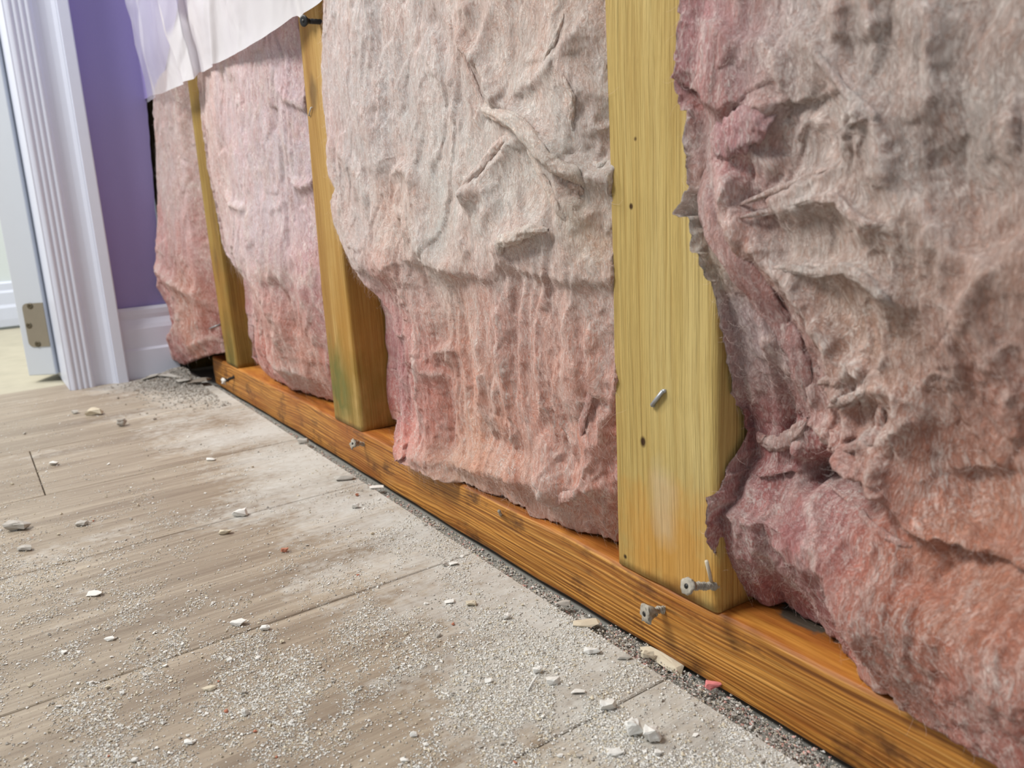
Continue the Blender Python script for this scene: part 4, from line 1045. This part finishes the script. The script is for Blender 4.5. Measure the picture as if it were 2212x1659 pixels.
chips = [
    (205, 888, 40, 22, 'plaster2', 'boxy cream plaster block on the floor in front of the door casing', 1, .8),
    (163, 889, 20, 12, 'plaster3', 'small pinkish grey lump left of the boxy cream block', 2, .7),
    (264, 913, 20, 20, 'plaster3', 'grey pointed lump right of the boxy cream block', 3, .9),
    (117, 1000, 28, 14, 'plaster', 'rounded white chip on the laminate below the door casing', 4, .6),
    (452, 990, 30, 13, 'plaster', 'long white flake in the upper middle of the floor', 5, .4),
    (655, 952, 28, 16, 'plaster3', 'grey pebble lying against the plate left of the mouldy stud', 6, .8),
    (744, 1029, 46, 20, 'plaster3', 'flat grey white slab of plaster beside the grey floor gap', 7, .5),
    (815, 1049, 34, 16, 'plaster', 'flat white paint flake with a yellow spot on the floor gap', 8, .35),
    (768, 1092, 18, 16, 'plaster', 'pale chip below the flat white flake', 9, .7),
    (36, 1135, 58, 28, 'plaster3', 'largest jagged grey plaster lump at the left edge of the floor', 10, .8),
    (55, 1183, 40, 16, 'plaster3', 'low crumbly lump below the jagged grey lump', 11, .6),
    (178, 1129, 34, 16, 'plaster3', 'brownish flat crumb right of the jagged grey lump', 12, .6),
    (520, 1106, 44, 24, 'plaster', 'wedge shaped white chip on a plank seam mid floor', 13, .7),
    (488, 1146, 32, 20, 'plaster2', 'curled beige flake below the wedge shaped chip', 14, .6),
    (616, 1187, 22, 14, 'brick', 'terracotta orange crumb in the middle of the floor', 15, .8),
    (516, 1343, 38, 18, 'plaster', 'smooth oval white chip in the lower middle of the floor', 16, .7),
    (574, 1355, 24, 16, 'plaster', 'rounder bluish white chip right of the smooth oval one', 17, .7),
    (238, 1378, 28, 13, 'plaster', 'flat white crumb alone on the lower left planks', 18, .5),
    (205, 1280, 40, 16, 'plaster', 'elongated white crumb cluster piece at left of floor', 19, .5),
    (1216, 1299, 38, 20, 'plaster3', 'greenish grey flat lump against the plate left of the crusted screw', 20, .5),
    (1267, 1342, 64, 16, 'plaster2', 'long torn strip of drywall paper on the floor gap', 21, .4),
    (1278, 1402, 44, 24, 'plaster', 'pale lump just in front of the floor edge below the torn strip', 22, .6),
    (971, 1298, 30, 12, 'plaster', 'bright white flake left of a brown crumb mid floor', 23, .5),
    (1018, 1302, 26, 16, 'plaster2', 'brownish crumb right of the bright white flake', 24, .7),
    (980, 1216, 26, 12, 'plaster', 'small smooth chip near the floor edge, mid plate', 25, .5),
    (1193, 1469, 38, 20, 'plaster', 'rounded white lump below the white triangle flake', 26, .7),
    (1161, 1447, 24, 18, 'plaster', 'small bright white triangle flake with a stem beside it', 27, .9),
    (1312, 1520, 38, 30, 'plaster', 'crumbly white lump above the big pair of chips', 28, .7),
    (1371, 1572, 46, 40, 'plaster', 'big white squarish chip at the bottom, left one of a pair', 29, .8),
    (1409, 1584, 40, 42, 'plaster', 'big white angular chip at the bottom, right one of a pair', 30, .8),
    (1330, 1622, 40, 24, 'plaster', 'flat white chip below the big pair at the bottom', 31, .5),
    (1421, 1625, 20, 16, 'plaster', 'little white crumb below the right chip of the big pair', 32, .6),
    (1540, 1478, 38, 24, 'pinkchip', 'bright pink painted chip lying against the bottom plate', 33, .6),
    (1349, 1418, 34, 14, 'plaster3', 'grey blue flake left of the large cream slab', 35, .5),
    (1400, 1412, 34, 22, 'plaster2', 'cream lump at the upper end of the large cream slab', 36, .6),
    (1250, 1492, 34, 14, 'plaster', 'white flake with a pink speck, right of the rounded lump', 37, .5),
    (1148, 1227, 13, 13, 'plaster', 'round white bead against the front of the plate', 38, 1.),
    (1096, 1331, 18, 16, 'plaster', 'bean shaped white crumb mid floor near the plate', 39, .7),
    (292, 1640, 20, 16, 'plaster', 'clean white flake near the bottom left corner', 40, .6),
    (410, 1600, 30, 16, 'plaster', 'pale scraped flake at the lower left', 41, .4),
    (452, 1485, 34, 12, 'plaster2', 'yellowish flat crumb below the smooth oval chip', 42, .5),
    (530, 1538, 18, 18, 'plaster', 'small grey green crumb near the bottom of the floor', 43, .8),
    (1880, 1652, 26, 14, 'plaster', 'last white crumb beside the plate at the bottom edge', 44, .6),
    (875, 1640, 24, 14, 'plaster', 'white crumb at the bottom edge left of centre', 45, .5),
    (895, 1585, 22, 14, 'plaster', 'white crumb slightly above the bottom edge left of centre', 46, .6),
    (1056, 1470, 22, 14, 'plaster', 'pale crumb left of the splinter stem', 47, .6),
]
for c in chips:
    inz = c[0] > 1200 and c[5].find('gap') > 0
    chip(c[0], c[1], c[2], c[3], c[4], c[5], c[6], c[7])
chip(1440, 1424, 150, 40, 'plaster2', 'large cream plaster slab in the gap beside the plate', 34, .45, rot=.05, z=-.0038, deep=34)
chip(1275, 1345, 66, 14, 'plaster3', 'grey scrap wedged in the gap near the crusted screw', 63, .6, rot=.1, z=-.005, deep=16)
o = tube('wood_splinter', [at(1140, 1492, 2, .0008), at(1150, 1474, 2, .0015), at(1160, 1460, 2, .004)], [.0003, .0006, .0007], MAT['plaster'], None, 6)
tag(o, 'thin pale splinter stem under the white triangle flake', 'splinter')

# small countable crumbs: individuals with one group each for floor and gap
protos = [chip_mesh('crumb_%d' % k, 1, .8, .55 + .1 * (k % 3), 100 + k, .2) for k in range(10)]
protom = []
for k, mk in enumerate(['plaster', 'plaster2', 'plaster3', 'plaster', 'brick', 'plaster2', 'plaster', 'plaster3', 'plaster', 'plaster']):
    protos[k].materials.append(MAT[mk])
rs = np.random.RandomState(5)


def field(x, y):
    """how much rubble lies at a floor point"""
    d = -y + EDGE(x)
    a = .30 + 1.6 * np.exp(-(d / .035) ** 1.5) * sm(x, -.45, -.1) + .5 * np.exp(-(d / .02) ** 2)
    a = a + 1.5 * np.exp(-((d - .085 + .25 * (x + .05)) / .020) ** 2) * sm(x, -.32, -.12)
    a = a + .8 * np.exp(-((d - .16 + .45 * (x + .1)) / .03) ** 2) * sm(x, -.6, -.35) * (1 - sm(x, .02, .2))
    a = a + .5 * sm(x, -.7, -.3) * sm(d, .1, .22)
    st = fbm(x * 26 + y * 10, y * 26, 3.1, 4, .6); st2 = fbm(x * 9, y * 9, 5.1, 2)
    return a * np.clip(.34 + 1.7 * st + .8 * st2, .10, 2.0)


n = 0
while n < 230:
    u, v = rs.uniform(0, 1850), rs.uniform(870, 1655)
    P = at(u, v, 2, 0)
    if P[1] > EDGE(P[0]) - .002 or P[0] < -.93: continue
    if rs.uniform() > .25 + .6 * float(field(P[0], P[1])): continue
    k = rs.randint(10)
    if k == 4 and rs.uniform() < .3: k = 0
    s_ = rs.gamma(3, .00042) + .0009
    if P[0] < -.4: s_ *= 1.3
    o = bpy.data.objects.new('plaster_crumb', protos[k]); C.objects.link(o)
    o.location = P; o.scale = (s_, s_, s_ * rs.uniform(.5, 1)); o.rotation_euler = (rs.uniform(-.2, .2), rs.uniform(-.2, .2), rs.uniform(0, 6.28))
    cn = ['white', 'cream', 'grey', 'white', 'terracotta', 'cream', 'white', 'grey', 'white', 'white'][k]
    side = 'beside the plate gap' if P[1] > -.06 else 'mid planks'
    zone = 'far end of the floor' if P[0] < -.5 else ('middle stretch of the floor' if P[0] < -.2 else 'nearest stretch of the floor')
    tag(o, 'small %s plaster crumb, %s, at the %s' % (cn, side, zone), 'plaster crumb', 'small %s plaster crumbs %s at the %s' % (cn, side, zone))
    n += 1


def grains(name, N, gen, smin, smax, mats, label, cat, seed):
    """one mesh of tiny irregular grains"""
    r_ = np.random.RandomState(seed)
    P = gen(N, r_); N = len(P)
    s_ = smin + (smax - smin) * r_.beta(1.1, 5.5, N)
    base = np.array([[1, 0, 0], [-1, 0, 0], [0, 1, 0], [0, -1, 0], [0, 0, 1], [0, 0, -1]], float)
    Fb = np.array([[0, 2, 4], [2, 1, 4], [1, 3, 4], [3, 0, 4], [2, 0, 5], [1, 2, 5], [3, 1, 5], [0, 3, 5]])
    V = base[None] * r_.uniform(.55, 1.1, (N, 6, 1)) + r_.normal(0, .16, (N, 6, 3))
    a = r_.uniform(0, 6.28, N); ca, sa = np.cos(a)[:, None], np.sin(a)[:, None]
    V = np.stack([V[..., 0] * ca - V[..., 1] * sa, V[..., 0] * sa + V[..., 1] * ca, V[..., 2] * .75], -1) * s_[:, None, None]
    V = V + P[:, None, :] + np.array([0, 0, .35])[None, None] * s_[:, None, None]
    F = (Fb[None] + (np.arange(N) * 6)[:, None, None]).reshape(-1, 3)
    o = mesh(name, V.reshape(-1, 3), F, MAT[mats[0]], smooth=False)
    for m_ in mats[1:]: o.data.materials.append(MAT[m_])
    mi = np.repeat(r_.choice(len(mats), N, p=None if len(mats) == 1 else np.array([.62] + [.38 / (len(mats) - 1)] * (len(mats) - 1))), 8)
    o.data.polygons.foreach_set('material_index', mi.astype(np.int32)); o.data.update()
    return tag(o, label, cat, kind='stuff')


def gen_floor(N, r_):
    out = []
    tot = 0
    while tot < N:
        u = r_.uniform(-60, 2000, N * 2); v = r_.uniform(845, 1720, N * 2)
        d = AF[None] * FPX + AR[None] * (u[:, None] - W / 2) + AU[None] * (H / 2 - v[:, None])
        P = CAM + d * ((0 - CAM[2]) / d[:, 2])[:, None]
        k = (P[:, 1] < EDGE(P[:, 0]) - .0005) & (P[:, 0] > -.95) & ~((P[:, 0] < -.72) & (P[:, 1] > -.13))
        P = P[k]; f_ = field(P[:, 0], P[:, 1]); P = P[r_.uniform(size=len(P)) * 1.5 < f_]
        out.append(P); tot += len(P)
    return np.concatenate(out)[:N]


grains('plaster_dust', 95000, gen_floor, .00014, .0017, ['plaster', 'plaster2', 'plaster3'], 'white plaster dust and grit strewn over the laminate floor', 'dust', 21)


def gen_gap(N, r_):
    x = r_.uniform(-.86, .25, N * 3); e0 = EDGE(x)
    y = e0 + r_.uniform(0, 1, N * 3) * (.001 - e0)
    dens = .25 + 1.5 * sm(x, -.03, .02) + .3 * sm(x, -.35, -.1)
    k = r_.uniform(size=N * 3) < dens * np.clip(.5 + fbm(x * 40, y * 40, 2., 3), .25, 1)
    x, y = x[k][:N], y[k][:N]
    hgt = np.where((x > -.01), .0045 * r_.uniform(size=len(x)) ** 2, .0006 * r_.uniform(size=len(x)))
    return np.stack([x, y, -.0054 + hgt], 1)


MAT['pinkdust'] = simple('pink_plaster_dust', (218, 172, 162), .9, var=.12, scale=300)
grains('plaster_rubble', 16000, gen_gap, .0003, .0021, ['plaster3', 'pinkdust', 'plaster2', 'plaster'], 'pinkish plaster rubble packed in the gap along the plate', 'rubble', 22)


def gen_corner(N, r_):
    x = -.965 + r_.gamma(1.6, .05, N); y = -.02 - np.abs(r_.normal(0, .035, N))
    k = (x < -.70) & (y > -.14); x, y = x[k], y[k]
    h = .014 * np.exp(-((x + .93) / .06) ** 2 - ((y + .03) / .03) ** 2)
    return np.stack([x, y, h * r_.uniform(.5, 1, len(x))], 1)


grains('drywall_debris', 5000, gen_corner, .0005, .004, ['plaster3', 'gap', 'plaster3'], 'heap of grey crumbled drywall in the corner under the lilac wall', 'debris', 23)
rs = np.random.RandomState(9)
for i, (x, y, z, L, w, a) in enumerate([(-.92, -.045, .012, .06, .035, .4), (-.885, -.035, .010, .05, .022, -.3), (-.95, -.06, .010, .045, .03, 1.2), (-.86, -.02, .012, .04, .03, .9)]):
    me = chip_mesh('drywall_scrap', L, w, .006, 300 + i, .5); o = link('drywall_scrap', me, MAT['plaster3' if i != 3 else 'gap'])
    o.location = (x, y, z - .008); o.rotation_euler = (rs.uniform(-.4, .4), rs.uniform(-.3, .3), a)
    tag(o, ['broad grey drywall scrap on top of the corner heap', 'narrow drywall scrap at the right of the corner heap', 'drywall scrap leaning by the baseboard in the corner heap', 'tilted dark drywall scrap under the far pink batt'][i], 'drywall scrap')
